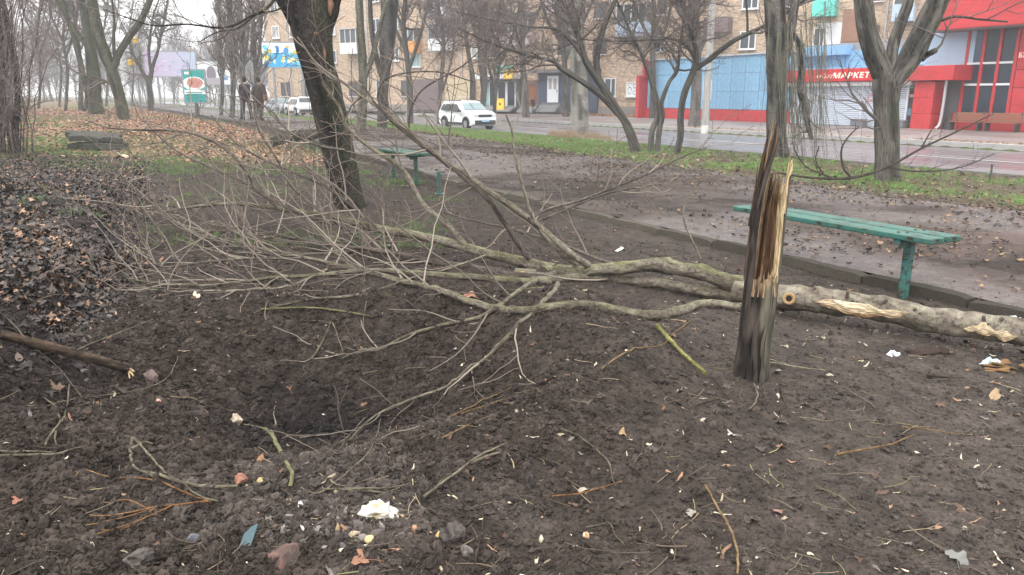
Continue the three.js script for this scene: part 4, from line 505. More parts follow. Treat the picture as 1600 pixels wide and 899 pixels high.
{
  const plate = solid(0.35, 0.55, 0.68), c = makeCar('parked_car', 'white estate-type car standing on the road with pale blue plate', solid(0.78, 0.8, 0.82, { roughness: 0.35 }), plate);
  c.scale.setScalar(0.94); const s = 19.7, t = 41; c.position.set(stToX(s, t), -0.29, -stToD(s, t)); c.rotation.y = Math.atan2(ND, NX) - Math.PI / 2 + 0.08;
  for (const [px, d, dd, col, lab] of [[470, 70, 0, [0.8, 0.8, 0.82], 'white car far down the road just left of the leaning trunk'], [440, 86, 1, [0.32, 0.35, 0.42], 'grey car far down the road below the flower billboard']]) { const k = c.clone(); k.name = numbered('parked_car'); scene.add(k); const x = (px - 800) / 1211 * d; k.position.set(x, Math.max(-0.29, H(x, d) + 0.05), -d); k.rotation.y = c.rotation.y + (dd ? 0.1 : Math.PI); k.userData = { label: lab, category: 'car', group: 'cars far along the road' }; const pm = solid(...col, { roughness: 0.35 }); k.children.forEach((ch) => { if (ch.name === 'body') ch.material = pm; }); }
}
function field(res, size, center, f) { // surface of a distance field as a mesh
  const mc = new MarchingCubes(res, new THREE.MeshStandardMaterial(), false, false, 60000); mc.isolation = 0;
  for (let z = 0; z < res; z++) for (let y = 0; y < res; y++) for (let x = 0; x < res; x++) mc.field[x + y * res + z * res * res] = -f(center[0] + (x / res * 2 - 1) * size, center[1] + (y / res * 2 - 1) * size, center[2] + (z / res * 2 - 1) * size);
  mc.update(); const n = mc.count, g = new THREE.BufferGeometry(), p = mc.positionArray.slice(0, n * 3); for (let i = 0; i < n; i++) for (let c = 0; c < 3; c++) p[i * 3 + c] = p[i * 3 + c] * size + center[c];
  g.setAttribute('position', new THREE.BufferAttribute(p, 3)); g.setAttribute('normal', new THREE.BufferAttribute(mc.normalArray.slice(0, n * 3), 3)); return g;
}
const capsule = (x, y, z, a, b) => { const bax = b[0] - a[0], bay = b[1] - a[1], baz = b[2] - a[2], pax = x - a[0], pay = y - a[1], paz = z - a[2], h = clamp((pax * bax + pay * bay + paz * baz) / (bax * bax + bay * bay + baz * baz), 0, 1); return Math.hypot(pax - bax * h, pay - bay * h, paz - baz * h) - lerp(a[3], b[3], h); };
const smin = (a, b, k) => { const h = clamp(0.5 + 0.5 * (b - a) / k, 0, 1); return lerp(b, a, h) - k * h * (1 - h); };
function makePerson(label, px, py, d, turn, coat, trousers, hairC, stride, scale) {
  const c = flatAt(px, py, d), o = thing('person', label, 'person', V(c.x, Math.max(c.y, H(c.x, d)), c.z), turn); o.scale.setScalar(scale);
  const J = { hip: [0, 0.93, 0], chest: [0, 1.32, 0.02], neck: [0, 1.5, 0.02], head: [0, 1.66, 0.04] }, st = stride;
  const legs = [[-1, st], [1, -st]].map(([s, f]) => [[s * 0.09, 0.92, 0, 0.085], [s * 0.1, 0.5, f * 0.5 + 0.04, 0.06], [s * 0.1, 0.08, f - 0.04, 0.042], [s * 0.11, 0.035, f + 0.13, 0.036]]);
  const arms = [[-1, -st], [1, st]].map(([s, f]) => [[s * 0.2, 1.42, 0, 0.055], [s * 0.26, 1.14, f * 0.35 - 0.03, 0.045], [s * 0.23, 0.9, f * 0.6 + 0.06, 0.034], [s * 0.225, 0.82, f * 0.65 + 0.09, 0.03]]);
  const chain = (x, y, z, list, grow) => { let r = 9; for (let i = 0; i < list.length - 1; i++) { const a = list[i].slice(), b = list[i + 1].slice(); a[3] += grow; b[3] += grow; r = smin(r, capsule(x, y, z, a, b), 0.03); } return r; };
  const head = (x, y, z) => smin(smin(Math.hypot((x) / 0.078, (y - 1.67) / 0.115, (z - 0.02) / 0.095) * 0.085 - 0.085, Math.hypot(x, y - 1.66, z - 0.118) - 0.014, 0.02), capsule(x, y, z, [0, 1.46, 0, 0.055], [0, 1.58, 0.01, 0.05]), 0.03);
  const torso = (x, y, z, g) => smin(capsule(x * 0.72, y, z, [0, 0.98, 0, 0.115 + g], [0, 1.3, 0.01, 0.125 + g]), capsule(x, y, z, [-0.13, 1.41, 0, 0.07 + g], [0.13, 1.41, 0, 0.07 + g]), 0.09);
  const hands = (x, y, z) => { let r = 9; for (const A of arms) { const w = A[3], s = Math.sign(w[0]); r = Math.min(r, capsule(x, y, z, [w[0], w[1], w[2], 0.03], [w[0], w[1] - 0.06, w[2] + 0.01, 0.028])); for (let i = 0; i < 4; i++) r = smin(r, capsule(x, y, z, [w[0] - s * 0.004, w[1] - 0.075, w[2] - 0.025 + i * 0.018, 0.009], [w[0] - s * 0.02, w[1] - 0.13 - (i === 1 || i === 2 ? 0.012 : 0), w[2] - 0.02 + i * 0.018, 0.007]), 0.008); r = smin(r, capsule(x, y, z, [w[0], w[1] - 0.02, w[2] + 0.03, 0.011], [w[0] - s * 0.02, w[1] - 0.075, w[2] + 0.055, 0.008]), 0.01); } return r; };
  part('body', field(80, 0.92, [0, 0.88, 0], (x, y, z) => Math.min(head(x, y, z), smin(torso(x, y, z, 0), Math.min(hands(x, y, z), ...arms.map((a) => chain(x, y, z, a, 0)), ...legs.map((a) => chain(x, y, z, a, 0))), 0.03))), solid(0.45, 0.28, 0.21, { roughness: 0.6 }), o);
  part('jacket', field(64, 0.55, [0, 1.15, 0], (x, y, z) => Math.max(smin(torso(x, y, z, 0.03), Math.min(...arms.map((a) => chain(x, y, z, a.slice(0, 3), 0.02))), 0.04), 0.86 - y)), coat, o);
  part('trousers', field(64, 0.55, [0, 0.55, 0], (x, y, z) => Math.max(smin(Math.min(...legs.map((a) => chain(x, y, z, a.slice(0, 3), 0.016))), capsule(x * 0.8, y, z, [0, 0.92, 0, 0.12], [0, 1.0, 0, 0.12]), 0.05), y - 1.02)), trousers, o);
  for (const L of legs) part('boot', rbx(0.105, 0.1, 0.29, L[2][0], 0.05, L[2][2] + 0.06, 0.04), solid(0.025, 0.022, 0.02), o);
  part('hair', field(40, 0.2, [0, 1.68, 0], (x, y, z) => Math.max(Math.hypot(x / 0.092, (y - 1.69) / 0.122, (z + 0.005) / 0.108) * 0.095 - 0.095, z - 0.05 + (1.7 - y) * 0.5, 1.56 - y)), hairC, o);
  return o;
}
makePerson('person in a black jacket walking on the path, left of two', 386, 187, 34, 2.9, solid(0.02, 0.02, 0.028), solid(0.02, 0.022, 0.035), solid(0.015, 0.013, 0.012), 0.22, 1.0);
{ const p = makePerson('person in dark coat with brown shoulder bag walking, right of two', 408, 188, 33.6, 3.0, solid(0.045, 0.035, 0.035), solid(0.04, 0.035, 0.035), solid(0.012, 0.011, 0.011), -0.2, 1.0); const b = thing('shoulder_bag', 'brown bag hanging at the side of the right walker', 'bag', p.position.clone().add(V(0.27, 0.95, 0.08))); part('bag', rbx(0.12, 0.26, 0.3, 0, 0, 0, 0.04), solid(0.16, 0.08, 0.05), b); part('strap', (() => { const m = new MB(); m.tube(...smoothPath([V(0, 0.1, 0.1), V(-0.12, 0.5, 0.12), V(-0.2, 0.56, 0), V(-0.12, 0.45, -0.12), V(0, 0.1, -0.1)], [0.012, 0.012, 0.012, 0.012, 0.012], 5), { sides: 5, col: [0.14, 0.07, 0.045] }); return m.geo(); })(), M.vc, b); }
// ---------- the fallen tree ----------
{
  const T = thing('fallen_tree', 'fallen grey-green tree lying across the bed, crown spread to the left behind the crater', 'fallen tree', V(0, 0, 0));
  const org = at(1160, 462, 5.85, 0); T.position.copy(org);
  const rng = rngOf(101), M0 = [0.14, 0.118, 0.094], M1 = [0.28, 0.245, 0.205], D0 = [0.085, 0.068, 0.062], D1 = [0.17, 0.145, 0.13];
  const colorOf = (kind, moss) => (f, q, p) => { const n = sm(fbm(p.x * 6 + q.x * 2, p.z * 6 + q.y * 2, 3), -0.25, 0.25); let c = kind ? C3(D0, D1, n) : C3(M0, M1, n); if (moss) c = C3(c, [0.15, 0.18, 0.055], moss * sm(q.y + 0.7 * fbm(p.x * 5, p.z * 5, 2), 0.3, 0.8)); const sp = vnoise(p.x * 60, p.z * 60 + q.y * 9); return sp > 0.72 ? C3(c, [0.05, 0.045, 0.04], 0.5) : c; };
  const twigC = [[0.24, 0.205, 0.165], [0.16, 0.125, 0.105], [0.13, 0.095, 0.085]];
  function limb(name, L, { kind = 0, moss = 0, sides = 10, twigs = 1, lump = 0.1, aim = V(-0.8, 0.15, -0.6), from = 0.25, seed = 1, len = [0.95, 0.5, 0.26] } = {}) {
    const pts = [], rad = []; for (const [px, py, d, w] of L) { const r = (w > 18 ? 0.95 : 0.84) * w * d / FOCAL; pts.push(at(px, py, d, r * 0.7).sub(org)); rad.push(r); }
    const [sp, sr] = smoothPath(pts, rad, 7); const wob = sr[0] * 0.3; sp.forEach((p, i) => { p.y = Math.max(p.y, H(p.x + org.x, -(p.z + org.z)) - org.y + sr[i] * 0.6); p.y += wob * 0.6 * vnoise(i * 0.35 + seed, seed * 3.3); p.x += wob * 0.6 * vnoise(i * 0.35 + seed, seed * 5.1); });
    for (let k = 0; k < 6; k++) { const c = rng() * sr.length; for (let i = 0; i < sr.length; i++) sr[i] *= 1 + 0.13 * Math.exp(-((i - c) ** 2) / 1.2); }
    const b = new MB(); b.tube(sp, sr, { sides, col: colorOf(kind, moss), lump, seed }); const m = part(name, b.geo(), M.limb, T);
    if (twigs) { const c = new MB(), w = sp.map((p) => p.clone().add(org)); sprout(c, w, sr, { ground: true, aim, from, gap: [0.19 / twigs, 0.24, 0.34], len: len.map((l, i) => l * [1.35, 1.45, 1.2][i]), r: [0.0098, 0.007, 0.005], seg: [6, 5, 3], sides: [5, 4, 3], col: twigC, ang: 0.85, up: 0.1, lift: 0.02, kink: 0.5, tip: 0.003 }, rng); const g = c.geo().translate(-org.x, -org.y, -org.z); if (c.count > 120) part('twigs', g, M.twig, m); }
    return m;
  }
  limb('trunk', [[1760, 545, 4.3, 23], [1660, 532, 4.55, 22], [1600, 522, 4.75, 22], [1540, 512, 4.9, 22], [1480, 503, 5.05, 22], [1410, 490, 5.22, 20.5], [1340, 478, 5.4, 20], [1280, 470, 5.52, 20.5], [1235, 466, 5.62, 21], [1190, 460, 5.75, 22], [1150, 455, 5.88, 21]], { sides: 28, twigs: 0, lump: 0.10, seed: 2 });
  limb('branch', [[1190, 455, 5.78, 17], [1150, 443, 5.92, 16], [1100, 428, 6.1, 14.5], [1060, 418, 6.25, 13.5], [1030, 414, 6.38, 13], [990, 417, 6.5, 12], [950, 420, 6.62, 11.5], [910, 425, 6.72, 11.5], [872, 430, 6.8, 12], [850, 432, 6.85, 11]], { moss: 0.42, sides: 18, twigs: 0.25, seed: 5, lump: 0.09 });
  limb('branch', [[1180, 470, 5.78, 12], [1135, 462, 5.98, 12], [1090, 454, 6.15, 11], [1050, 446, 6.32, 10], [1010, 441, 6.45, 9.5], [960, 440, 6.6, 9], [912, 437, 6.75, 8], [870, 441, 6.9, 7], [830, 440, 7.0, 6]], { moss: 0.15, sides: 14, twigs: 0.2, seed: 7, lump: 0.07 });
  limb('branch', [[1185, 482, 5.62, 9], [1140, 479, 5.7, 9], [1100, 481, 5.8, 9], [1065, 490, 5.85, 9], [1035, 499, 5.9, 9], [1000, 497, 6.0, 7.5], [960, 489, 6.1, 7.5], [922, 482, 6.2, 7], [880, 483, 6.25, 6.5], [820, 490, 6.3, 6.5], [787, 488, 6.35, 6], [749, 480, 6.45, 5.5], [690, 459, 6.65, 5.2], [627, 442, 6.9, 4.5], [542, 421, 7.3, 4], [480, 405, 7.7, 3], [400, 388, 8.2, 2.4], [330, 372, 8.7, 1.8]], { moss: 0.24, sides: 12, twigs: 0.9, from: 0.45, seed: 9 });
  limb('branch', [[868, 421, 6.8, 11], [821, 410, 6.95, 9.5], [775, 400, 7.1, 9], [728, 387, 7.3, 9], [669, 372, 7.55, 8], [606, 360, 7.8, 7.5], [542, 345, 8.1, 6.5], [500, 336, 8.3, 5], [440, 326, 8.7, 4.5], [370, 319, 9.1, 3.8], [304, 324, 9.5, 2.8], [240, 332, 9.8, 1.8]], { moss: 0.30, sides: 14, twigs: 1.1, from: 0.3, seed: 11 });
  limb('branch', [[868, 436, 6.8, 9], [830, 436, 6.9, 6.5], [790, 431, 6.98, 6], [754, 423, 7.05, 5.5], [690, 410, 7.2, 5.2], [635, 400, 7.35, 5], [563, 388, 7.6, 4], [490, 378, 7.9, 3], [410, 362, 8.3, 2.2], [330, 345, 8.7, 1.6]], { kind: 1, sides: 10, twigs: 1.2, seed: 13 });
  limb('branch', [[862, 443, 6.7, 8], [830, 443, 6.75, 6], [796, 441, 6.8, 6], [740, 437, 6.9, 6], [682, 433, 7.0, 5.4], [630, 428, 7.1, 5], [584, 425, 7.2, 4], [500, 432, 7.3, 3.2], [430, 436, 7.4, 2.6], [344, 446, 7.5, 2.2], [280, 446, 7.6, 1.8], [212, 440, 7.8, 1.4]], { moss: 0.36, twigs: 0.9, seed: 15, from: 0.4 });
  limb('branch', [[920, 414, 6.68, 7], [895, 400, 6.6, 6.5], [867, 375, 6.6, 6.3], [838, 351, 6.6, 6], [796, 321, 6.65, 6], [762, 297, 6.7, 5], [728, 273, 6.75, 4.6], [690, 248, 6.8, 4], [649, 214, 6.9, 3.4], [606, 179, 7.0, 3], [545, 136, 7.15, 2.3], [496, 100, 7.3, 1.8], [464, 58, 7.4, 1.4]], { sides: 10, twigs: 0.65, from: 0.35, aim: V(-0.6, 0.4, -0.6), seed: 17, len: [0.9, 0.45, 0.22] });
  limb('branch', [[832, 412, 6.95, 6], [815, 390, 6.85, 5], [800, 366, 6.8, 5], [782, 338, 6.75, 4.6], [764, 313, 6.7, 4.4], [737, 288, 6.7, 4], [700, 258, 6.7, 3.8], [660, 228, 6.7, 3], [620, 196, 6.75, 2.4], [585, 160, 6.8, 1.8], [560, 125, 6.85, 1.3]], { kind: 1, twigs: 0.7, from: 0.4, aim: V(-0.6, 0.4, -0.4), seed: 19, len: [0.9, 0.45, 0.22] });
  limb('branch', [[728, 384, 7.3, 6], [706, 360, 7.3, 5.5], [686, 341, 7.3, 5.4], [661, 319, 7.35, 5], [640, 281, 7.4, 4.6], [618, 256, 7.45, 4.2], [590, 238, 7.5, 3.8], [560, 216, 7.6, 3.2], [542, 196, 7.7, 2.8], [528, 165, 7.8, 2.2], [503, 128, 7.9, 1.7]], { moss: 0.18, twigs: 0.7, from: 0.4, aim: V(-0.6, 0.5, -0.5), seed: 21, len: [0.9, 0.45, 0.22] });
  limb('branch', [[900, 414, 6.72, 5], [880, 400, 6.65, 4.5], [868, 387, 6.6, 4.2], [850, 368, 6.55, 4], [838, 349, 6.5, 3.8], [829, 330, 6.5, 3.4], [821, 307, 6.5, 3], [812, 275, 6.5, 2.6], [804, 243, 6.55, 2.4], [800, 205, 6.6, 1.9], [790, 180, 6.6, 1.4]], { moss: 0.30, twigs: 0.35, from: 0.4, aim: V(0, 0.5, -0.3), seed: 23, len: [0.5, 0.3, 0.18] });
  limb('branch', [[826, 342, 6.58, 3.2], [860, 326, 6.7, 2.8], [902, 315, 6.9, 2.4], [965, 291, 7.3, 2], [1010, 273, 7.6, 1.8], [1060, 248, 7.9, 1.4], [1110, 228, 8.2, 1]], { kind: 1, twigs: 0.6, aim: V(0.8, 0.3, -0.5), seed: 25, len: [0.6, 0.3, 0.2] });
  limb('branch', [[830, 350, 6.58, 2.4], [880, 330, 6.8, 2.2], [940, 305, 7.1, 1.8], [1000, 292, 7.4, 1.5], [1060, 280, 7.7, 1.2]], { kind: 1, twigs: 0.5, aim: V(0.8, 0.3, -0.5), seed: 26, len: [0.5, 0.3, 0.2] });
  limb('branch', [[872, 447, 6.65, 5], [868, 456, 6.5, 4.2], [850, 474, 6.2, 4], [834, 490, 5.95, 4], [800, 522, 5.55, 4], [775, 548, 5.25, 3.9], [750, 570, 5.0, 3.6], [700, 604, 4.62, 3.3], [650, 622, 4.45, 2.9], [605, 640, 4.32, 2.5], [568, 664, 4.2, 2], [535, 704, 4.05, 1.4]], { moss: 0.09, twigs: 0.6, from: 0.45, aim: V(-0.4, -0.2, 0.7), seed: 27, len: [0.5, 0.28, 0.15] });
  limb('branch', [[842, 440, 6.8, 4.4], [820, 451, 6.5, 4], [787, 476, 6.1, 3.6], [745, 500, 5.8, 3.3], [700, 508, 5.65, 3], [640, 525, 5.5, 2.8], [590, 548, 5.3, 2.4], [530, 555, 5.2, 2], [465, 532, 5.35, 1.4]], { moss: 0.24, twigs: 0.8, from: 0.35, aim: V(-0.6, -0.1, 0.5), seed: 29, len: [0.5, 0.28, 0.15] });
  limb('branch', [[1050, 428, 6.3, 4], [1000, 418, 6.55, 3.6], [944, 408, 6.9, 3.2], [880, 383, 7.3, 2.8], [813, 362, 7.7, 2.3], [740, 345, 8.2, 1.7], [670, 325, 8.6, 1.2]], { kind: 1, twigs: 0.6, seed: 31, len: [0.7, 0.4, 0.2] });
  // thin sprays of the crown on the left
  limb('branch', [[520, 352, 8.2, 2.8], [470, 335, 8.3, 2.8], [404, 300, 8.5, 3], [388, 274, 8.55, 2.8], [360, 240, 8.6, 2.6], [324, 217, 8.7, 2.5], [280, 205, 8.9, 2.2], [208, 203, 9.2, 1.9], [165, 199, 9.5, 1.4], [135, 188, 9.7, 0.9]], { kind: 1, twigs: 0.9, from: 0.1, seed: 33, aim: V(-0.7, 0.5, -0.3), len: [0.8, 0.4, 0.2] });
  limb('branch', [[440, 402, 7.9, 2.4], [360, 384, 8.2, 2.4], [280, 356, 8.5, 2.2], [240, 320, 8.7, 2], [192, 276, 9.0, 1.6], [165, 245, 9.2, 1]], { kind: 1, twigs: 1, from: 0.1, seed: 35, aim: V(-0.7, 0.5, 0), len: [0.8, 0.4, 0.2] });
  limb('branch', [[470, 405, 7.6, 2.2], [400, 406, 7.7, 2.2], [330, 410, 7.8, 2], [250, 418, 7.9, 1.8], [229, 385, 8.0, 1.5], [222, 336, 8.1, 1]], { kind: 1, twigs: 1, from: 0.1, seed: 37, len: [0.7, 0.35, 0.2] });
  limb('branch', [[510, 423, 7.2, 2.6], [458, 448, 7.15, 2.3], [380, 456, 7.2, 2], [280, 458, 7.3, 1.6], [205, 454, 7.4, 1]], { twigs: 0.9, from: 0.1, seed: 39, len: [0.6, 0.3, 0.2] });
  limb('branch', [[560, 372, 7.8, 2.6], [500, 330, 7.9, 2.6], [455, 290, 8.0, 2.4], [430, 245, 8.1, 2], [405, 205, 8.2, 1.6], [395, 160, 8.3, 1]], { kind: 1, twigs: 1, from: 0.1, seed: 41, aim: V(-0.3, 0.7, -0.3), len: [0.8, 0.4, 0.2] });
  limb('branch', [[600, 366, 7.7, 2.8], [560, 330, 7.9, 2.6], [505, 290, 8.2, 2.4], [440, 262, 8.6, 2], [370, 225, 9.0, 1.6], [330, 180, 9.3, 1]], { kind: 1, twigs: 1, from: 0.1, seed: 43, aim: V(-0.5, 0.5, -0.3), len: [0.8, 0.4, 0.2] });
  limb('branch', [[440, 330, 8.6, 2.4], [390, 290, 8.9, 2.2], [330, 262, 9.2, 2], [270, 232, 9.6, 1.6], [225, 190, 9.9, 1]], { kind: 1, twigs: 1, from: 0.1, seed: 45, aim: V(-0.5, 0.5, -0.3), len: [0.8, 0.4, 0.2] });
  limb('branch', [[640, 215, 6.9, 2], [600, 185, 6.9, 1.9], [660, 140, 7.0, 1.5], [720, 105, 7.2, 1.2], [760, 70, 7.4, 0.9]].map((p, i) => (i === 1 ? [640, 180, 6.95, 1.8] : p)), { kind: 1, twigs: 0.6, seed: 47, aim: V(0.4, 0.6, -0.3), len: [0.5, 0.3, 0.2] });
  limb('branch', [[600, 176, 7.0, 2], [560, 150, 7.0, 1.8], [610, 120, 7.1, 1.6], [680, 112, 7.3, 1.3], [740, 128, 7.5, 1]].map((p, i) => (i === 1 ? [590, 148, 7.05, 1.8] : p)), { kind: 1, twigs: 0.6, seed: 49, aim: V(0.4, 0.4, -0.3), len: [0.5, 0.3, 0.2] });
  limb('branch', [[540, 235, 7.6, 2.2], [500, 228, 7.7, 2], [450, 205, 7.9, 1.8], [420, 170, 8.1, 1.4], [370, 150, 8.3, 1]], { kind: 1, twigs: 0.9, seed: 51, aim: V(-0.6, 0.3, -0.3), len: [0.7, 0.35, 0.2] });
  limb('branch', [[760, 400, 7.1, 2.6], [700, 420, 6.9, 2.4], [620, 445, 6.7, 2.2], [560, 462, 6.6, 2], [480, 470, 6.6, 1.6], [400, 488, 6.5, 1.1]], { twigs: 0.8, seed: 53, aim: V(-0.6, 0, 0.4), len: [0.6, 0.3, 0.2] });
  limb('branch', [[1095, 405, 6.25, 2], [1068, 340, 6.4, 1.8], [1080, 300, 6.5, 1.5], [1098, 282, 6.5, 1.2]], { moss: 0.18, twigs: 0.5, seed: 55, aim: V(0.2, 0.6, 0), len: [0.35, 0.2, 0.12] });
  // torn pale wood, cut knot and broken ends on the trunk
  const w = new MB(), camDir = V(-0.45, 0.25, 0.9).normalize();
  function tear(a, b2, dA, dB, hw, seed, off) { const A = at(a[0], a[1], dA, 0).sub(org), B = at(b2[0], b2[1], dB, 0).sub(org), ax = B.clone().sub(A), up = V(0, 1, 0).addScaledVector(ax.clone().normalize(), -ax.clone().normalize().y).normalize(), out = new THREE.Vector3().crossVectors(up, ax).normalize(); if (out.z < 0) out.negate(); const up0 = up.clone(); up.addScaledVector(out, -0.25).normalize(); out.addScaledVector(up0, 0.3).normalize(); w.grid(26, 6, (u, v) => { const taper2 = Math.pow(Math.sin(Math.PI * clamp(u * 0.98 + 0.01, 0, 1)), 0.55) * (0.75 + 0.5 * vnoise(u * 7, seed)), y = (v - 0.5) * 2 * hw * taper2 + hw * 0.3 * vnoise(u * 5, seed + 4); const p = A.clone().lerp(B, u).addScaledVector(up, y).addScaledVector(out, off + 0.012 * (1 - (v * 2 - 1) ** 2) + 0.010 * vnoise(u * 22, v * 5 + seed)); const n = vnoise(u * 6 + seed, v * 16); return { p, c: C3([0.58, 0.44, 0.27], v < 0.3 ? [0.28, 0.16, 0.08] : [0.70, 0.58, 0.40], sm(n, -0.4, 0.5)), u: [v * 0.09, u * 1.4] }; }); }
  tear([1272, 474], [1422, 494], 5.52, 5.19, 0.046, 3, 0.083); tear([1494, 508], [1610, 528], 5.02, 4.73, 0.05, 9, 0.086);
  part('torn_wood', w.geo(), M.wood, T);
  { const k = at(1233, 467, 5.62 - 0.105, 0).sub(org), face = new THREE.Group(); void face; const g = new THREE.TorusGeometry(0.034, 0.013, 10, 24), hole = new THREE.CylinderGeometry(0.028, 0.022, 0.02, 20).rotateX(Math.PI / 2), q = new THREE.Quaternion().setFromUnitVectors(V(0, 0, 1), V(-0.36, 0.22, 0.9).normalize()); const ring = part('cut_knot', g, solid(0.55, 0.36, 0.18, { map: fineMap, bumpMap: rep(fineBump, 4), bumpScale: 0.006 }), T); ring.position.copy(k); ring.quaternion.copy(q); const hm = part('hollow', hole, solid(0.025, 0.018, 0.014), ring); hm.position.z = -0.006; const col = part('knot_collar', new THREE.CylinderGeometry(0.045, 0.062, 0.07, 20, 3).rotateX(Math.PI / 2).translate(0, 0, -0.035), mat({ color: lin(0.2, 0.18, 0.14), map: rep(fineMap, 2) }), ring); void col; }
  { const k = at(822, 428, 6.72, 0).sub(org), g = new THREE.CylinderGeometry(0.045, 0.05, 0.2, 14, 3).rotateZ(Math.PI / 2), m = part('broken_end', g, mat({ color: lin(0.21, 0.19, 0.14), map: rep(fineMap, 2), bumpMap: rep(fineBump, 3), bumpScale: 0.006 }), T); m.position.copy(k); m.rotation.y = -0.35; const e = part('end_grain', new THREE.CylinderGeometry(0.03, 0.034, 0.02, 12).rotateX(Math.PI / 2).translate(-0.02, 0, 0.048), solid(0.40, 0.22, 0.10), m); void e; }
  // stubs and warts along the trunk
  const kn = new MB(); for (let i = 0; i < 9; i++) { const u = rng(), px = lerp(1225, 1590, u), d = lerp(5.64, 4.77, u), yc = lerp(465, 521, u) - 14 + (rng() - 0.5) * 14, p = at(px, yc, d - 0.03, 0).sub(org), dir = V((rng() - 0.5) * 1.6, 0.7, 0.6 * rng()).normalize(), q = p.clone().addScaledVector(dir, 0.02 + rng() * rng() * 0.07); kn.tube([p, p.clone().lerp(q, 0.6), q], [0.016, 0.012, 0.007 + rng() * 0.006], { sides: 7, col: [0.11, 0.085, 0.07] }); }
  part('branch_stub', kn.geo(), M.twig, T); void camDir;
}

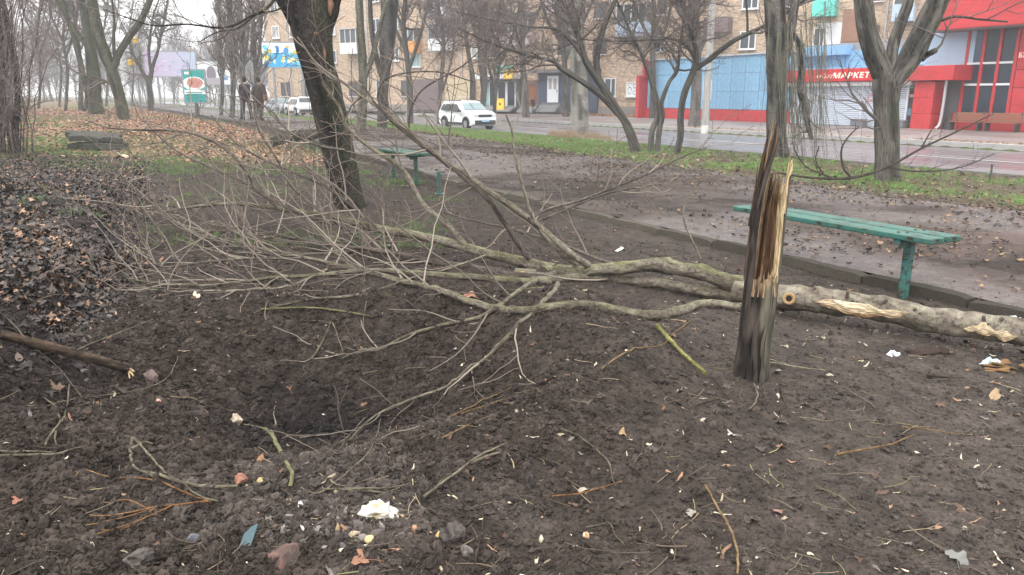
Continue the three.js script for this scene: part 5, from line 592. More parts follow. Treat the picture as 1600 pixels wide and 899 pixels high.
// ---------- the broken stump ----------
{
  const foot = G(1173, 597), T = thing('broken_stump', 'standing broken tree stump with splintered hollow top, right of the crater', 'tree stump', foot.clone().add(V(0.03, -0.03, -0.1)), Math.atan2(-1.37, 4.08));
  const topOf = (p) => { const dg = (p * 180 / Math.PI + 540) % 360 - 180; let t = 0.60 + 0.05 * vnoise(dg * 0.12, 3.3) + 0.02 * vnoise(dg * 0.5, 1); const L = Math.exp(-(((dg + 82) / 31) ** 2)), Bk = sm(Math.abs(dg), 95, 135), Rg = Math.exp(-(((dg - 93) / 26) ** 4)); t = Math.max(t, lerp(0.6, 1.5 - 0.012 * Math.abs(dg + 62) + 0.03 * vnoise(dg * 0.25, 9), sm(-dg, 29, 36) * sm(dg, -130, -105)) + 0 * L, lerp(0.6, 1.12 + 0.1 * vnoise(dg * 0.16, 5) + 0.04 * vnoise(dg * 0.6, 2), Bk), lerp(0.6, 1.24 + 0.07 * vnoise(dg * 0.3, 7), Rg)); return t; };
  const NU = 96, outer = new MB(), inner = new MB();
  const R = (p, h) => { const dg = p * 180 / Math.PI; return 0.090 * (1 + 0.2 * Math.exp(-h * 7) * (0.7 + 0.6 * vnoise(Math.cos(p) * 1.6 + 4, Math.sin(p) * 1.6))) * (1 + 0.06 * vnoise(Math.cos(p) * 2 + h, Math.sin(p) * 2 + h * 2) + 0.03 * vnoise(Math.cos(p) * 7, Math.sin(p) * 7 + h * 5)) * (1 - 0.1 * sm(h, 0.5, 1.4)) + 0 * dg; };
  const shift = (p, h, x) => x + 0.055 * sm(h, 0.9, 1.5) * (Math.sin(p) < 0 ? 1 : 0.1) + 0.03 * h;
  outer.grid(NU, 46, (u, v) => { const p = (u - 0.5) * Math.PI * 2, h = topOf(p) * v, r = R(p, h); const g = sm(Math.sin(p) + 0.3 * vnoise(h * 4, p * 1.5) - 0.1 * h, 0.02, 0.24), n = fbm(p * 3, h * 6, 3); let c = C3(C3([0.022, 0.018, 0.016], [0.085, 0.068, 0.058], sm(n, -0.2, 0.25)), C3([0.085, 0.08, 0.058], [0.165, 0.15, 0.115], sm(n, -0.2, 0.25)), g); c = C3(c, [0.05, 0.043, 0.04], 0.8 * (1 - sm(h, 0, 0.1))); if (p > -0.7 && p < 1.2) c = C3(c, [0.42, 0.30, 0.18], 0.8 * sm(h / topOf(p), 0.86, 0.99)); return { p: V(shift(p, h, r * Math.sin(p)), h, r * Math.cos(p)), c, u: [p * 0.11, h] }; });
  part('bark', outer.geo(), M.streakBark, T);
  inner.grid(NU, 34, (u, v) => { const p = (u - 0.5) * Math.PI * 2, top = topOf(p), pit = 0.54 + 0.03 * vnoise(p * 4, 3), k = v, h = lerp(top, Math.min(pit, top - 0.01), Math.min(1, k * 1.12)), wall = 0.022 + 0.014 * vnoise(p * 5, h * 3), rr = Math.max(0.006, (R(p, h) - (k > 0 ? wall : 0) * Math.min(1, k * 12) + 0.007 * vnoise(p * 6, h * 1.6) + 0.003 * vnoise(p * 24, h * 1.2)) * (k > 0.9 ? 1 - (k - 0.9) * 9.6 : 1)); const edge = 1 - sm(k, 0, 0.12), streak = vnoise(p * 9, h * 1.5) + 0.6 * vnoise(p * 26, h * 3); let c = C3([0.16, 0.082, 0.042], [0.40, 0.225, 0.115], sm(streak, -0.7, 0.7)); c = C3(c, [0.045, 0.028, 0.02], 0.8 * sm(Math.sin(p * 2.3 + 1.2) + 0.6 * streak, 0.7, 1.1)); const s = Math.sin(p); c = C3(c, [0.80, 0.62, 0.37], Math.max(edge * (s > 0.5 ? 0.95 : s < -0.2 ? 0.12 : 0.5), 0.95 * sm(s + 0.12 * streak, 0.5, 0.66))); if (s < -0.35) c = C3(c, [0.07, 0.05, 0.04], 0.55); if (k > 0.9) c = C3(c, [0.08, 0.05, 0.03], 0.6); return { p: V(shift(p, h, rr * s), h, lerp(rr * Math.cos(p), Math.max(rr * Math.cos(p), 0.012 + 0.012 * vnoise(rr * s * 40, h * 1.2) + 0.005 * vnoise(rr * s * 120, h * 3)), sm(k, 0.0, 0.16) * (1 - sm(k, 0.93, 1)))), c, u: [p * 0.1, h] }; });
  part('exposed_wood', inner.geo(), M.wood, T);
  const rng = rngOf(55);
  const splinter = (x, z, h0, h1, w, lean, c) => { const b = new MB(), n = 6, pts = [], rad = []; for (let k = 0; k <= n; k++) { pts.push(V(x + lean * (k / n) + 0.004 * (rng() - 0.5), lerp(h0, h1, k / n), z + 0.006 * (rng() - 0.5))); rad.push(w * (1 - 0.85 * (k / n) ** 1.3) * (0.85 + 0.3 * rng())); } b.tube(pts, rad, { sides: 5, col: (f) => C3(c, c[0] < 0.15 ? [0.2, 0.12, 0.07] : [0.62, 0.45, 0.26], 0.5 * f) }); part('splinter', b.geo(), M.wood, T); };
  splinter(0.098, 0.03, 0.98, 1.31, 0.014, 0.012, [0.78, 0.6, 0.36]); splinter(0.09, 0.04, 0.6, 1.2, 0.012, 0.01, [0.78, 0.6, 0.36]); splinter(0.08, 0.045, 0.62, 1.1, 0.009, 0.004, [0.7, 0.52, 0.3]); splinter(-0.015, 0.012, 1.2, 1.5, 0.009, 0.03, [0.40, 0.26, 0.15]); splinter(-0.06, 0.02, 0.9, 1.42, 0.02, 0.05, [0.04, 0.03, 0.025]);
  for (let i = 0; i < 8; i++) { const a = -0.6 + rng() * 1.7, r = 0.05 + rng() * 0.045; splinter(r * Math.sin(a) + 0.02, r * Math.cos(a), 0.52, 0.60 + rng() * 0.06, 0.006 + rng() * 0.006, (rng() - 0.5) * 0.02, [0.45, 0.3, 0.17]); }
  for (let i = 0; i < 9; i++) { const x = -0.08 + rng() * 0.14; splinter(x, -0.055, 0.95, 1.1 + rng() * 0.16, 0.005 + rng() * 0.008, (rng() - 0.5) * 0.02, [0.25, 0.14, 0.08]); }
  for (let i = 0; i < 4; i++) splinter(-0.07 + 0.012 * i, 0.015 - 0.006 * i, 0.6 + 0.04 * i, 0.95 + rng() * 0.35, 0.006 + rng() * 0.007, 0.02, i % 2 ? [0.34, 0.2, 0.11] : [0.13, 0.09, 0.07]);
}

// ---------- benches and posts ----------
{
  const paintTex = (base, chip, seed) => tex(512, (u, v) => { const n = tile(u, v, 8, 4, seed), f = tile(u, v, 48, 3, seed + 2), k = sm(n * 0.8 + f * 0.9, 0.1, 0.22), k2 = sm(tile(u, v, 16, 3, seed + 5) + 0.4 * f, 0.12, 0.4); return C3(C3(base, base.map((q) => q * (0.78 + 0.4 * f)), 0.6), C3(chip, [0.36, 0.34, 0.22], k2), Math.max(k, 0.5 * k2)); });
  const teal = mat({ map: rep(paintTex([0.19, 0.44, 0.40], [0.12, 0.12, 0.09], 3), 1.1, 2.2), bumpMap: rep(fineBump, 2), bumpScale: 0.003, roughness: 0.55 }), green = mat({ map: rep(paintTex([0.13, 0.36, 0.30], [0.08, 0.1, 0.08], 4), 2), roughness: 0.6 }), rail = mat({ map: rep(paintTex([0.22, 0.50, 0.48], [0.12, 0.10, 0.08], 6), 3), roughness: 0.6 });
  const plank = () => { const g = new RoundedBoxGeometry(2.18, 0.05, 0.186, 4, 0.012), p = g.attributes.position; for (let i = 0; i < p.count; i++) p.setY(i, p.getY(i) + 0.004 * vnoise(p.getX(i) * 3, p.getZ(i) * 9)); return metreUV(g); };
  const mk = (label, c, turn, m, legM, h, group, L = 1) => { const o = thing('park_bench', label, 'bench', c, turn, group); for (const z of [-0.113, 0.113]) { const q = part('seat_plank', plank(), m, o); q.position.set(0, h, z); q.scale.x = L; if (L === 1) for (const bxp of [-0.8, -0.76, 0.76, 0.8]) part('bolt', new THREE.CylinderGeometry(0.011, 0.012, 0.008, 8), solid(0.12, 0.11, 0.1, { metalness: 0.5 }), q).position.set(bxp, 0.029, bxp % 0.1 > 0 ? 0.03 : -0.03); q.rotation.x = 0.012 * Math.sign(z); } for (const s of [-0.78, 0.78]) { part('leg', metreUV(bx(0.062, h + 0.1, 0.062, s * L, (h - 0.15) / 2, 0.0)), legM, o); part('bracket', metreUV(merge([bx(0.07, 0.04, 0.36, s * L, h - 0.045, 0), bx(0.05, 0.06, 0.12, s * L, h - 0.08, 0.05)])), legM, o); } return o; };
  // seat ends read off at (3.42, 6.0) and (2.34, 7.93) for its near edge
  const mid = V((3.45 + 2.36) / 2 + 0.12, 0, -((5.98 + 7.95) / 2 + 0.1)); mid.y = 0.0; const dir = Math.atan2(7.95 - 5.98, 3.45 - 2.36);
  mk('turquoise painted backless bench of two planks beside the fallen trunk', mid, -dir, teal, rail, 0.455);
  const f = G(632, 284); f.y = 0.02; mk('dark green backless bench farther along the kerb right of the leaning tree', f, -Math.atan2(0.875, 0.485), green, green, 0.5, null, 0.8);
  const p = G(686, 303), o = thing('bench_post', 'short green metal post left standing in the bed by the kerb', 'post', p); part('post', bx(0.07, 0.42, 0.06, 0, 0.18, 0), rail, o); part('foot', bx(0.16, 0.02, 0.16, 0, 0.0, 0), rail, o);
  // two broken slabs and the dark log on the left
  const slab = (pts, th) => { const s = new THREE.Shape(pts.map((q) => new THREE.Vector2(q[0], q[1]))); const g = new THREE.ExtrudeGeometry(s, { depth: th, bevelEnabled: true, bevelSize: 0.02, bevelThickness: 0.02, bevelSegments: 2 }); g.rotateX(-Math.PI / 2); const q = g.attributes.position; for (let i = 0; i < q.count; i++) { q.setY(i, q.getY(i) + 0.035 * vnoise(q.getX(i) * 6, q.getZ(i) * 6)); q.setX(i, q.getX(i) + 0.03 * vnoise(q.getY(i) * 30, q.getZ(i) * 9)); } g.computeVertexNormals(); return metreUV(g); }; const ragged = (s) => { const r2 = rngOf(s), o = []; for (let i = 0; i < 26; i++) { const a = i / 26 * 6.283, k = 1 / Math.max(Math.abs(Math.cos(a)) / 0.6, Math.abs(Math.sin(a)) / 0.46); o.push([Math.cos(a) * k * (0.82 + 0.3 * r2()), Math.sin(a) * k * (0.8 + 0.35 * r2())]); } return o; };
  const sp = G(152, 232), dk = mat({ color: lin(0.10, 0.10, 0.085), map: rep(fineMap, 1.2), bumpMap: rep(fineBump, 2), bumpScale: 0.02 });
  const s1 = single('concrete_slab', slab(ragged(3), 0.13), dk, 'lower dark broken concrete slab lying flat at the lawn edge', 'concrete slab', 'broken slabs at the lawn edge'); s1.position.copy(sp);
  const s2 = single('concrete_slab', slab(ragged(9), 0.10), dk, 'upper tilted concrete slab resting on the lower one', 'concrete slab', 'broken slabs at the lawn edge'); s2.position.copy(sp).add(V(-0.03, 0.24, 0)); s2.rotation.set(0.13, 0.5, -0.16);
  const lg = new MB(), A = G(425, 232), B = G(500, 226); const a0 = A.clone().add(V(0, 0.16, 0)), b0 = a0.clone().add(V(1.9, 0.35, -1.2)); void B; lg.tube(...smoothPath([a0, a0.clone().lerp(b0, 0.3).add(V(0, 0.06, 0)), a0.clone().lerp(b0, 0.65).add(V(0, -0.02, 0)), b0], [0.13, 0.16, 0.15, 0.13], 8), { sides: 14, col: barkCol([0.045, 0.042, 0.036], [0.11, 0.105, 0.085], 0.4), lump: 0.1 });
  single('fallen_log', lg.geo(), M.bark, 'dark mossy log propped on the ground behind the leaning tree', 'log');
}

{
  const d = 15.6, T = thing('fallen_branch', 'dark thin fallen branch spreading over the verge before the forked tree', 'branch', V(0, 0, 0)), org = at(1330, 278, d, 0.02); T.position.copy(org); const b = new MB(), c = new MB(), rng = rngOf(66), CB = [0.075, 0.06, 0.055];
  for (const L of [[[1215, 270, 2], [1270, 278, 2.4], [1330, 278, 3], [1385, 262, 2.6], [1440, 232, 2.2], [1495, 206, 1.6], [1548, 180, 1]], [[1330, 277, 2.4], [1318, 262, 2.2], [1315, 235, 1.8], [1325, 215, 1.5], [1342, 198, 1]], [[1440, 232, 1.7], [1449, 215, 1.3], [1456, 203, 1]], [[1385, 262, 1.8], [1440, 268, 1.6], [1500, 262, 1.2], [1555, 240, 0.8]], [[1300, 278, 1.8], [1262, 262, 1.5], [1245, 240, 1.2], [1238, 222, 0.8]], [[1290, 276, 1.6], [1275, 252, 1.3], [1280, 228, 1]]]) { const p = L.map(([x, y, w]) => at(x, y, d, 0.02).sub(org)), r = L.map((q) => q[2] * d / FOCAL * 0.8), [sp, sr] = smoothPath(p, r, 6); b.tube(sp, sr, { sides: 6, col: CB }); sprout(c, sp, sr, { from: 0.15, gap: [0.28, 0.2], len: [0.7, 0.35], r: [0.008, 0.006], seg: [5, 4], sides: [4, 3], col: [CB, [0.11, 0.085, 0.075]], up: 0.15, tip: 0.003 }, rng); }
  part('stem', b.geo(), M.limb, T); part('twigs', c.geo(), M.twig, T);
}

{ // roots and crumbs where the stump enters the soil
  const T = scene.children.find((o) => o.name === 'broken_stump'), b = new MB(), rng = rngOf(88), f = T.position;
  for (let i = 0; i < 7; i++) { const a = i / 7 * 6.28 + rng() * 0.5, p = []; for (let k = 0; k <= 4; k++) { const r = 0.065 + 0.02 * k; p.push(V(Math.cos(a) * r, 0.08 - 0.026 * k, Math.sin(a) * r)); } b.tube(p, [0.03, 0.03, 0.026, 0.02, 0.012], { sides: 8, col: barkCol([0.012, 0.010, 0.009], [0.05, 0.042, 0.036]), lump: 0.15, seed: i }); }
  void f; void T;
}
// ---------- loose sticks, stones, leaves and litter that can be told apart ----------
const STICK = { grey: [[0.122, 0.108, 0.079], [0.216, 0.194, 0.144]], moss: [[0.137, 0.137, 0.072], [0.216, 0.209, 0.115]], tan: [[0.202, 0.130, 0.065], [0.288, 0.202, 0.115]], dark: [[0.036, 0.029, 0.025], [0.079, 0.061, 0.050]], orange: [[0.202, 0.101, 0.050], [0.288, 0.173, 0.094]], pale: [[0.288, 0.252, 0.187], [0.360, 0.324, 0.252]], lime: [[0.144, 0.130, 0.050], [0.274, 0.252, 0.101]] };
function stick(label, kind, w, lines, o = {}) {
  const org = G(lines[0][0][0], lines[0][0][1]), b = new MB(), rng = rngOf(lines[0][0][0] * 7 + lines[0][0][1]), [c0, c1] = STICK[kind];
  for (const L of lines) { const pts = [], rad = []; L.forEach(([px, py], i) => { const p = G(px, py), r = 0.86 * w * -p.z / FOCAL / 2; p.y += r * 0.8 + 0.018 + (o.lift ?? 0.006) * Math.sin(i * 1.9 + px); pts.push(p.sub(org)); rad.push(r * (1 - (o.taper ?? 0.5) * i / (L.length - 1))); }); const [sp, sr] = smoothPath(pts, rad, 5); sp.forEach((p, i) => { p.y = Math.max(p.y, H(p.x + org.x, -(p.z + org.z)) - org.y + sr[i] * 0.7 + 0.006); p.x += 0.004 * vnoise(p.x * 30, p.z * 30); p.z += 0.004 * vnoise(p.z * 30 + 5, p.x * 30); }); b.tube(sp, sr, { sides: 7, col: (f, q, p) => C3(c0, c1, sm(fbm(p.x * 14 + q.x, p.z * 14, 2), -0.2, 0.25)), lump: 0.12, seed: rng() * 9 });
    if (o.twigs) sprout(b, sp.map((p) => p.clone().add(org)).map((p) => p.sub(org)), sr, { from: 0.15, gap: [0.1], len: [0.13], r: [0.002], seg: [3], sides: [3], col: [c0], up: 0.1, tip: 0.001 }, rng); }
  const m = single('fallen_stick', b.geo(), M.stick, label, 'stick', 'sticks lying on the soil'); m.position.copy(org); return m;
}
stick('thick mossy bent stick at the bottom of the crater', 'moss', 9, [[[415, 678], [432, 702], [448, 730], [457, 750], [455, 768]]], { taper: 0.1 });
stick('straight pale stick lying just above the white plaster lump', 'grey', 5, [[[505, 774], [560, 772], [610, 768], [652, 759]], [[540, 772], [600, 775], [625, 771]]]);
stick('forked grey stick right of the white plaster lump', 'grey', 6.5, [[[662, 787], [690, 765], [712, 746], [750, 722], [792, 702]], [[735, 731], [765, 720], [785, 714]]]);
stick('orange brown curved switch near the bottom edge', 'tan', 4.5, [[[1101, 767], [1120, 798], [1140, 835], [1150, 865], [1153, 905]]], { taper: -0.2 });
stick('thin dark upright-lying switch left of the orange one', 'dark', 4, [[[738, 905], [748, 860], [754, 825], [755, 803]]]);
stick('straight tan stick on the trodden soil right of the stump', 'tan', 5, [[[1308, 719], [1350, 711], [1390, 700], [1428, 688]]]);
stick('lime green lichen-covered stick left of the stump foot', 'lime', 9, [[[1026, 517], [1045, 536], [1068, 560], [1102, 593]]], { taper: 0.1 });
stick('thin curved tan twig left of the lime green stick', 'tan', 3.5, [[[940, 582], [960, 568], [980, 555], [1010, 548], [1040, 540], [1082, 502]]]);
stick('long grey arching twig right of the crater rim', 'grey', 3.2, [[[876, 677], [905, 690], [930, 706], [950, 730], [958, 755], [962, 766]]]);
stick('reddish twig with a pale split end below the arching twig', 'orange', 4, [[[862, 785], [900, 779], [940, 772], [972, 758]]]);
stick('pair of long pale sticks at the left edge', 'grey', 6, [[[-30, 722], [30, 720], [85, 719], [120, 708], [156, 700]], [[-30, 712], [20, 714], [60, 715], [100, 716]]]);
stick('crooked forked twig on the left soil', 'grey', 4.5, [[[72, 704], [74, 694], [86, 680], [94, 664], [88, 645], [70, 626]], [[88, 682], [86, 692], [88, 704]], [[96, 668], [103, 650], [110, 608]]], { taper: 0.3 });
stick('very long thin twig curving across the left soil', 'grey', 3, [[[75, 640], [110, 630], [160, 625], [205, 616], [240, 609], [265, 590], [279, 563]]], { twigs: true });
stick('bent grey stick in the tangle above the orange roots', 'grey', 6.5, [[[208, 692], [204, 715], [210, 738], [235, 752], [250, 760]], [[206, 708], [225, 700], [240, 699]]]);
stick('long slanting stick crossing the tangle on the left', 'grey', 5.5, [[[208, 692], [232, 718], [258, 744], [285, 765], [310, 782], [342, 791]]]);
stick('smooth pale-ended stick through the tangle on the left', 'grey', 7, [[[223, 744], [250, 752], [285, 762], [320, 767], [372, 770]]], { taper: 0.1 });
stick('wiry orange root spray in the left foreground', 'orange', 4.2, [[[330, 792], [305, 782], [275, 772], [250, 758], [210, 753], [170, 752], [130, 744], [118, 752]], [[328, 793], [300, 795], [270, 797], [255, 799], [215, 812], [180, 822], [132, 828]], [[270, 797], [240, 812], [205, 830], [148, 845]], [[255, 799], [230, 800], [200, 791], [170, 792]], [[240, 805], [215, 822], [190, 835], [160, 838]], [[245, 800], [205, 808], [165, 813], [142, 812]]]);
stick('yellow grey twig fan inside the crater', 'grey', 3.6, [[[530, 700], [545, 688], [560, 668], [575, 655]], [[470, 768], [500, 776], [545, 745], [580, 710], [595, 660]], [[498, 750], [535, 768], [560, 760], [590, 748], [620, 735]]]);
stick('pale twig crossing the crater floor', 'pale', 2.4, [[[380, 668], [415, 676], [455, 690], [492, 710]], [[432, 668], [428, 655], [430, 640]]]);
stick('short mossy twig with buds below the left crown tips', 'moss', 4.5, [[[408, 488], [460, 486], [500, 488], [545, 492], [583, 500]]], { twigs: true });
stick('crossed thin twigs on the far crater slope', 'grey', 3.4, [[[486, 568], [500, 545], [518, 508]], [[520, 508], [530, 535], [538, 560]], [[488, 505], [520, 510]]]);
stick('small dark hooked twig at the stump foot', 'dark', 5, [[[1218, 610], [1222, 625], [1228, 640], [1231, 655]]]);
stick('short curled grey twig below the stump', 'grey', 4.5, [[[1178, 606], [1183, 622], [1180, 636], [1170, 648]]]);
stick('thin pale twig right of the stump foot', 'pale', 3.5, [[[1200, 571], [1230, 577], [1265, 581], [1290, 586]], [[1200, 566], [1240, 578]]]);
stick('low reddish twig left below the stump', 'dark', 4, [[[1090, 640], [1115, 630], [1140, 622], [1152, 610]], [[1132, 624], [1120, 600], [1105, 595]]]);
stick('long thin twig over the leaf bank at the left', 'grey', 3.5, [[[-10, 486], [20, 512], [50, 545], [90, 580], [130, 626]], [[70, 560], [110, 555], [150, 540], [240, 505]]]);
stick('forked twig lying in the right foreground soil', 'grey', 3, [[[915, 830], [940, 826], [952, 826], [962, 843], [975, 862]]]);
stick('straight orange brown sliver right of the tan stick', 'tan', 3, [[[1408, 674], [1450, 678], [1490, 682], [1520, 685]]]);
stick('flat dark stick before the bark slab', 'dark', 6, [[[1447, 594], [1470, 597], [1505, 598]]]);
stick('tan twig pile on the mound crest', 'tan', 3, [[[700, 660], [740, 640], [775, 622], [800, 612]], [[720, 652], [760, 640], [790, 630]], [[690, 690], [730, 672], [770, 655]]]);
{ // thick snapped branch on the leaf bank
  const e0 = G(2, 530, 0.03), e1 = G(202, 584, 0.03), p = [0, 0.25, 0.5, 0.75, 1].map((f) => e0.clone().lerp(e1, f)), org = p[0].clone(), b = new MB(), q = p.map((v) => v.clone().sub(org)); q.forEach((v, i) => { v.y = Math.max(v.y, H(p[i].x, -p[i].z) - org.y + 0.012); });
  b.tube(...smoothPath(q, [0.022, 0.027, 0.028, 0.028, 0.028], 7), { sides: 14, col: (f, n, v) => { const k = vnoise(f * 9, n.y * 2); return C3(k > 0.1 ? [0.035, 0.027, 0.023] : [0.13, 0.092, 0.07], [0.08, 0.056, 0.042], sm(vnoise(f * 22, n.y * 3), -0.3, 0.5)); }, lump: 0.08 });
  const T = thing('snapped_branch', 'thick brown snapped branch lying on the edge of the leaf bank', 'branch', org); part('stem', b.geo(), M.stick, T); const e = new MB(); for (let i = 0; i < 5; i++) { const a = q[4], z = V(a.x + 0.03 + 0.02 * (i % 2), a.y + 0.01 - 0.012 * i, a.z + 0.03 + 0.008 * i); e.tube([a, z], [0.012, 0.004], { sides: 5, col: [0.4, 0.31, 0.18] }); } part('splinter', e.geo(), M.twig, T);
}
function rockGeo(seed, sx, sy, sz, col, flat = 0.12, cut = 0.5) { // angular irregular lump
  const g = new THREE.IcosahedronGeometry(1, 4), p = g.attributes.position, C = [], rng = rngOf(seed), cuts = []; for (let i = 0; i < 9; i++) { const n = V(rng() - 0.5, rng() - 0.5, rng() - 0.5).normalize(); cuts.push([n, cut + rng() * 0.3]); }
  const v = V(); for (let i = 0; i < p.count; i++) { v.fromBufferAttribute(p, i); for (const [n, k] of cuts) { const d = v.dot(n); if (d > k) v.addScaledVector(n, k - d); } v.multiplyScalar(1 + flat * vnoise(v.x * 3 + seed, v.y * 3 + v.z * 2) + flat * 0.5 * vnoise(v.x * 9 + seed, v.z * 9 + v.y * 5)); const n = sm(fbm(v.x * 3 + seed, v.z * 3 + v.y * 2, 3), -0.25, 0.25); const c = col(n, v); C.push(...c); p.setXYZ(i, v.x * sx, v.y * sy, v.z * sz); }
  g.setAttribute('color', new THREE.BufferAttribute(new Float32Array(C), 3)); g.deleteAttribute('uv'); const idx = g; idx.computeVertexNormals(); return idx;
}
const rockM = mat({ vertexColors: true, roughness: 0.85 });
function rock(name, label, cat, px, py, w, h, c0, c1, o = {}) { const p = G(px, py + h * 0.3), k = -p.z / FOCAL * 1.04, m = single(name, rockGeo(px + py, w * k / 2, h * k * 0.62, w * k * 0.42, (n) => C3(c0, c1, n), o.rough), rockM, label, cat, o.group); m.position.copy(p); m.position.y += h * k * 0.22; m.rotation.set(o.rx ?? 0, (px * 0.37) % 3, o.rz ?? 0.1); if (o.turn !== undefined) m.rotation.y = o.turn; return m; }
rock('plaster_lump', 'bright white and cream plaster lump on the near crater rim', 'plaster', 594, 801, 66, 32, [0.30, 0.26, 0.15], [0.58, 0.57, 0.53], { rough: 0.35, turn: 0.2, rz: -0.08 });
rock('brick_fragment', 'reddish brown broken brick slab in the near left foreground', 'brick', 446, 868, 74, 24, [0.07, 0.05, 0.045], [0.15, 0.085, 0.072], { turn: -0.2, rz: -0.12, rx: 0.35 });
rock('soil_clod', 'large dark clod right of the white plaster lump', 'clod', 706, 834, 46, 32, [0.05, 0.043, 0.04], [0.10, 0.085, 0.078], { rough: 0.3, group: 'large clods of earth' });
rock('soil_clod', 'large grey-brown clod at the bottom left', 'clod', 216, 868, 50, 32, [0.05, 0.042, 0.037], [0.10, 0.088, 0.08], { rough: 0.3, group: 'large clods of earth' });
rock('soil_clod', 'dark upright clod right of the forked grey stick', 'clod', 826, 752, 18, 32, [0.04, 0.034, 0.032], [0.08, 0.068, 0.06], { rough: 0.3, group: 'large clods of earth' });
rock('stone', 'reddish brown stone beside the snapped branch end', 'stone', 236, 590, 32, 22, [0.075, 0.055, 0.05], [0.15, 0.11, 0.10]);
rock('stone', 'beige pointed stone standing at the crater edge', 'stone', 368, 656, 24, 28, [0.25, 0.2, 0.15], [0.45, 0.38, 0.30]);
rock('stone', 'flat grey stone left of the teal shard', 'stone', 301, 841, 30, 22, [0.09, 0.09, 0.10], [0.14, 0.14, 0.155], { rx: 0.4 });
rock('stone', 'tan square stone below the ashy rubble', 'stone', 554, 834, 22, 17, [0.28, 0.22, 0.15], [0.45, 0.37, 0.26]);
rock('stone', 'yellowish chip of stone left of the white plaster lump', 'stone', 577, 842, 18, 11, [0.42, 0.33, 0.16], [0.55, 0.45, 0.25]);
rock('stone', 'small brown stone right of the plaster lump', 'stone', 648, 826, 14, 15, [0.28, 0.15, 0.09], [0.4, 0.24, 0.15]);
rock('stone', 'yellow-brown stone stuck to the large dark clod', 'stone', 684, 835, 12, 12, [0.45, 0.3, 0.12], [0.6, 0.45, 0.22]);
rock('stone', 'greyish stone below the large dark clod', 'stone', 728, 860, 28, 22, [0.1, 0.085, 0.08], [0.18, 0.155, 0.145]);
rock('stone', 'cream stone on the soil below centre', 'stone', 846, 842, 13, 17, [0.5, 0.42, 0.28], [0.68, 0.6, 0.45]);
rock('stone', 'orange and cream pebble left of the forked foreground twig', 'stone', 917, 836, 14, 12, [0.5, 0.24, 0.12], [0.65, 0.5, 0.36]);
rock('brick_fragment', 'orange-red brick chip near the thick mossy stick', 'brick', 376, 749, 30, 18, [0.17, 0.075, 0.05], [0.27, 0.14, 0.10]);
rock('brick_fragment', 'small pink brick crumb left of the crater', 'brick', 246, 628, 16, 8, [0.4, 0.2, 0.15], [0.5, 0.3, 0.24]);
rock('stone', 'bright yellow pebble near the orange-red brick chip', 'stone', 408, 751, 16, 12, [0.26, 0.2, 0.08], [0.4, 0.34, 0.17]);
rock('stone', 'white crumb right of the thick mossy stick', 'stone', 470, 788, 10, 13, [0.7, 0.7, 0.68], [0.85, 0.85, 0.83]);
function clodShape(s) { const g = new THREE.IcosahedronGeometry(1, 1), p = g.attributes.position; for (let i = 0; i < p.count; i++) { const x = p.getX(i), y = p.getY(i), z = p.getZ(i), k = 1 + 0.5 * vnoise(x * 1.7 + s * 9, y * 1.7 + z * 1.3) + 0.22 * vnoise(x * 4 + s, z * 4 + y * 3); p.setXYZ(i, x * k, y * k * 0.72, z * k); } g.computeVertexNormals(); return g; }
{ // ashy rubble heap: crumbs of one colour nobody would count
  const rng = rngOf(8), g = clodShape(4), im = new THREE.InstancedMesh(g, mat({ roughness: 0.9 }), 420), m = new THREE.Matrix4(), q = new THREE.Quaternion(), e = new THREE.Euler(), c = new THREE.Color();
  for (let i = 0; i < 420; i++) { const a = rng() * 6.28, r = Math.sqrt(rng()), p = G(525 + 130 * r * Math.cos(a), 812 + 48 * r * Math.sin(a)), s = 0.003 + 0.015 * rng() ** 5; m.compose(p.add(V(0, s * 0.3, 0)), q.setFromEuler(e.set(rng() * 6, rng() * 6, rng() * 6)), V(s, s * 0.7, s * (0.7 + rng()))); im.setMatrixAt(i, m); const k = rng(); im.setColorAt(i, k < 0.6 ? c.setRGB(0.10, 0.085, 0.08) : k < 0.82 ? c.setRGB(0.2, 0.175, 0.16) : k < 0.93 ? c.setRGB(0.32, 0.24, 0.14) : c.setRGB(0.6, 0.58, 0.55)); }
  im.name = 'rubble'; shade(im); scene.add(im); tag(im, 'pale ashy rubble crumbs around the white plaster lump', 'rubble', null, 'stuff');
}
// leaf shapes: pointed lobes, slightly curled
function leafGeo(lobes, curl, seed, aspect = 1) { const rng = rngOf(seed), P = [[0, 0, 0]], n = lobes > 1 ? lobes * 4 : 12; for (let i = 0; i < n; i++) { const a = i / n * Math.PI * 2, ph = (i % 4), r = lobes > 1 ? [1, 0.8, 0.62, 0.8][ph] * (0.65 + 0.55 * rng()) * (Math.abs(a - Math.PI) < 0.4 ? 0.55 : 1) : 0.88 + 0.22 * rng(); const x = r * Math.cos(a), z = r * Math.sin(a) * aspect * (lobes > 1 ? 1 : (1 - 0.3 * Math.cos(a)) * (1 - 0.35 * Math.abs(Math.cos(a)) ** 3)); P.push([x, curl * (x * x * 0.5 - z * z * 0.8) + 0.3 * (rng() - 0.5) + curl * 0.3 * Math.sin(a * 2 + seed), z + (lobes > 1 ? 0 : 0.12 * x * x)]); } const g = new THREE.BufferGeometry(), I = []; for (let i = 0; i < n; i++) I.push(0, 1 + (i + 1) % n, 1 + i); g.setAttribute('position', new THREE.BufferAttribute(new Float32Array(P.flat()), 3)); g.setIndex(I); g.computeVertexNormals(); return g; }
const leafKinds = [leafGeo(5, 0.45, 1), leafGeo(5, -0.35, 2), leafGeo(3, 0.6, 3, 0.8), leafGeo(1, 0.5, 4, 0.6), leafGeo(5, 0.8, 5), leafGeo(1, -0.7, 6, 0.45)];
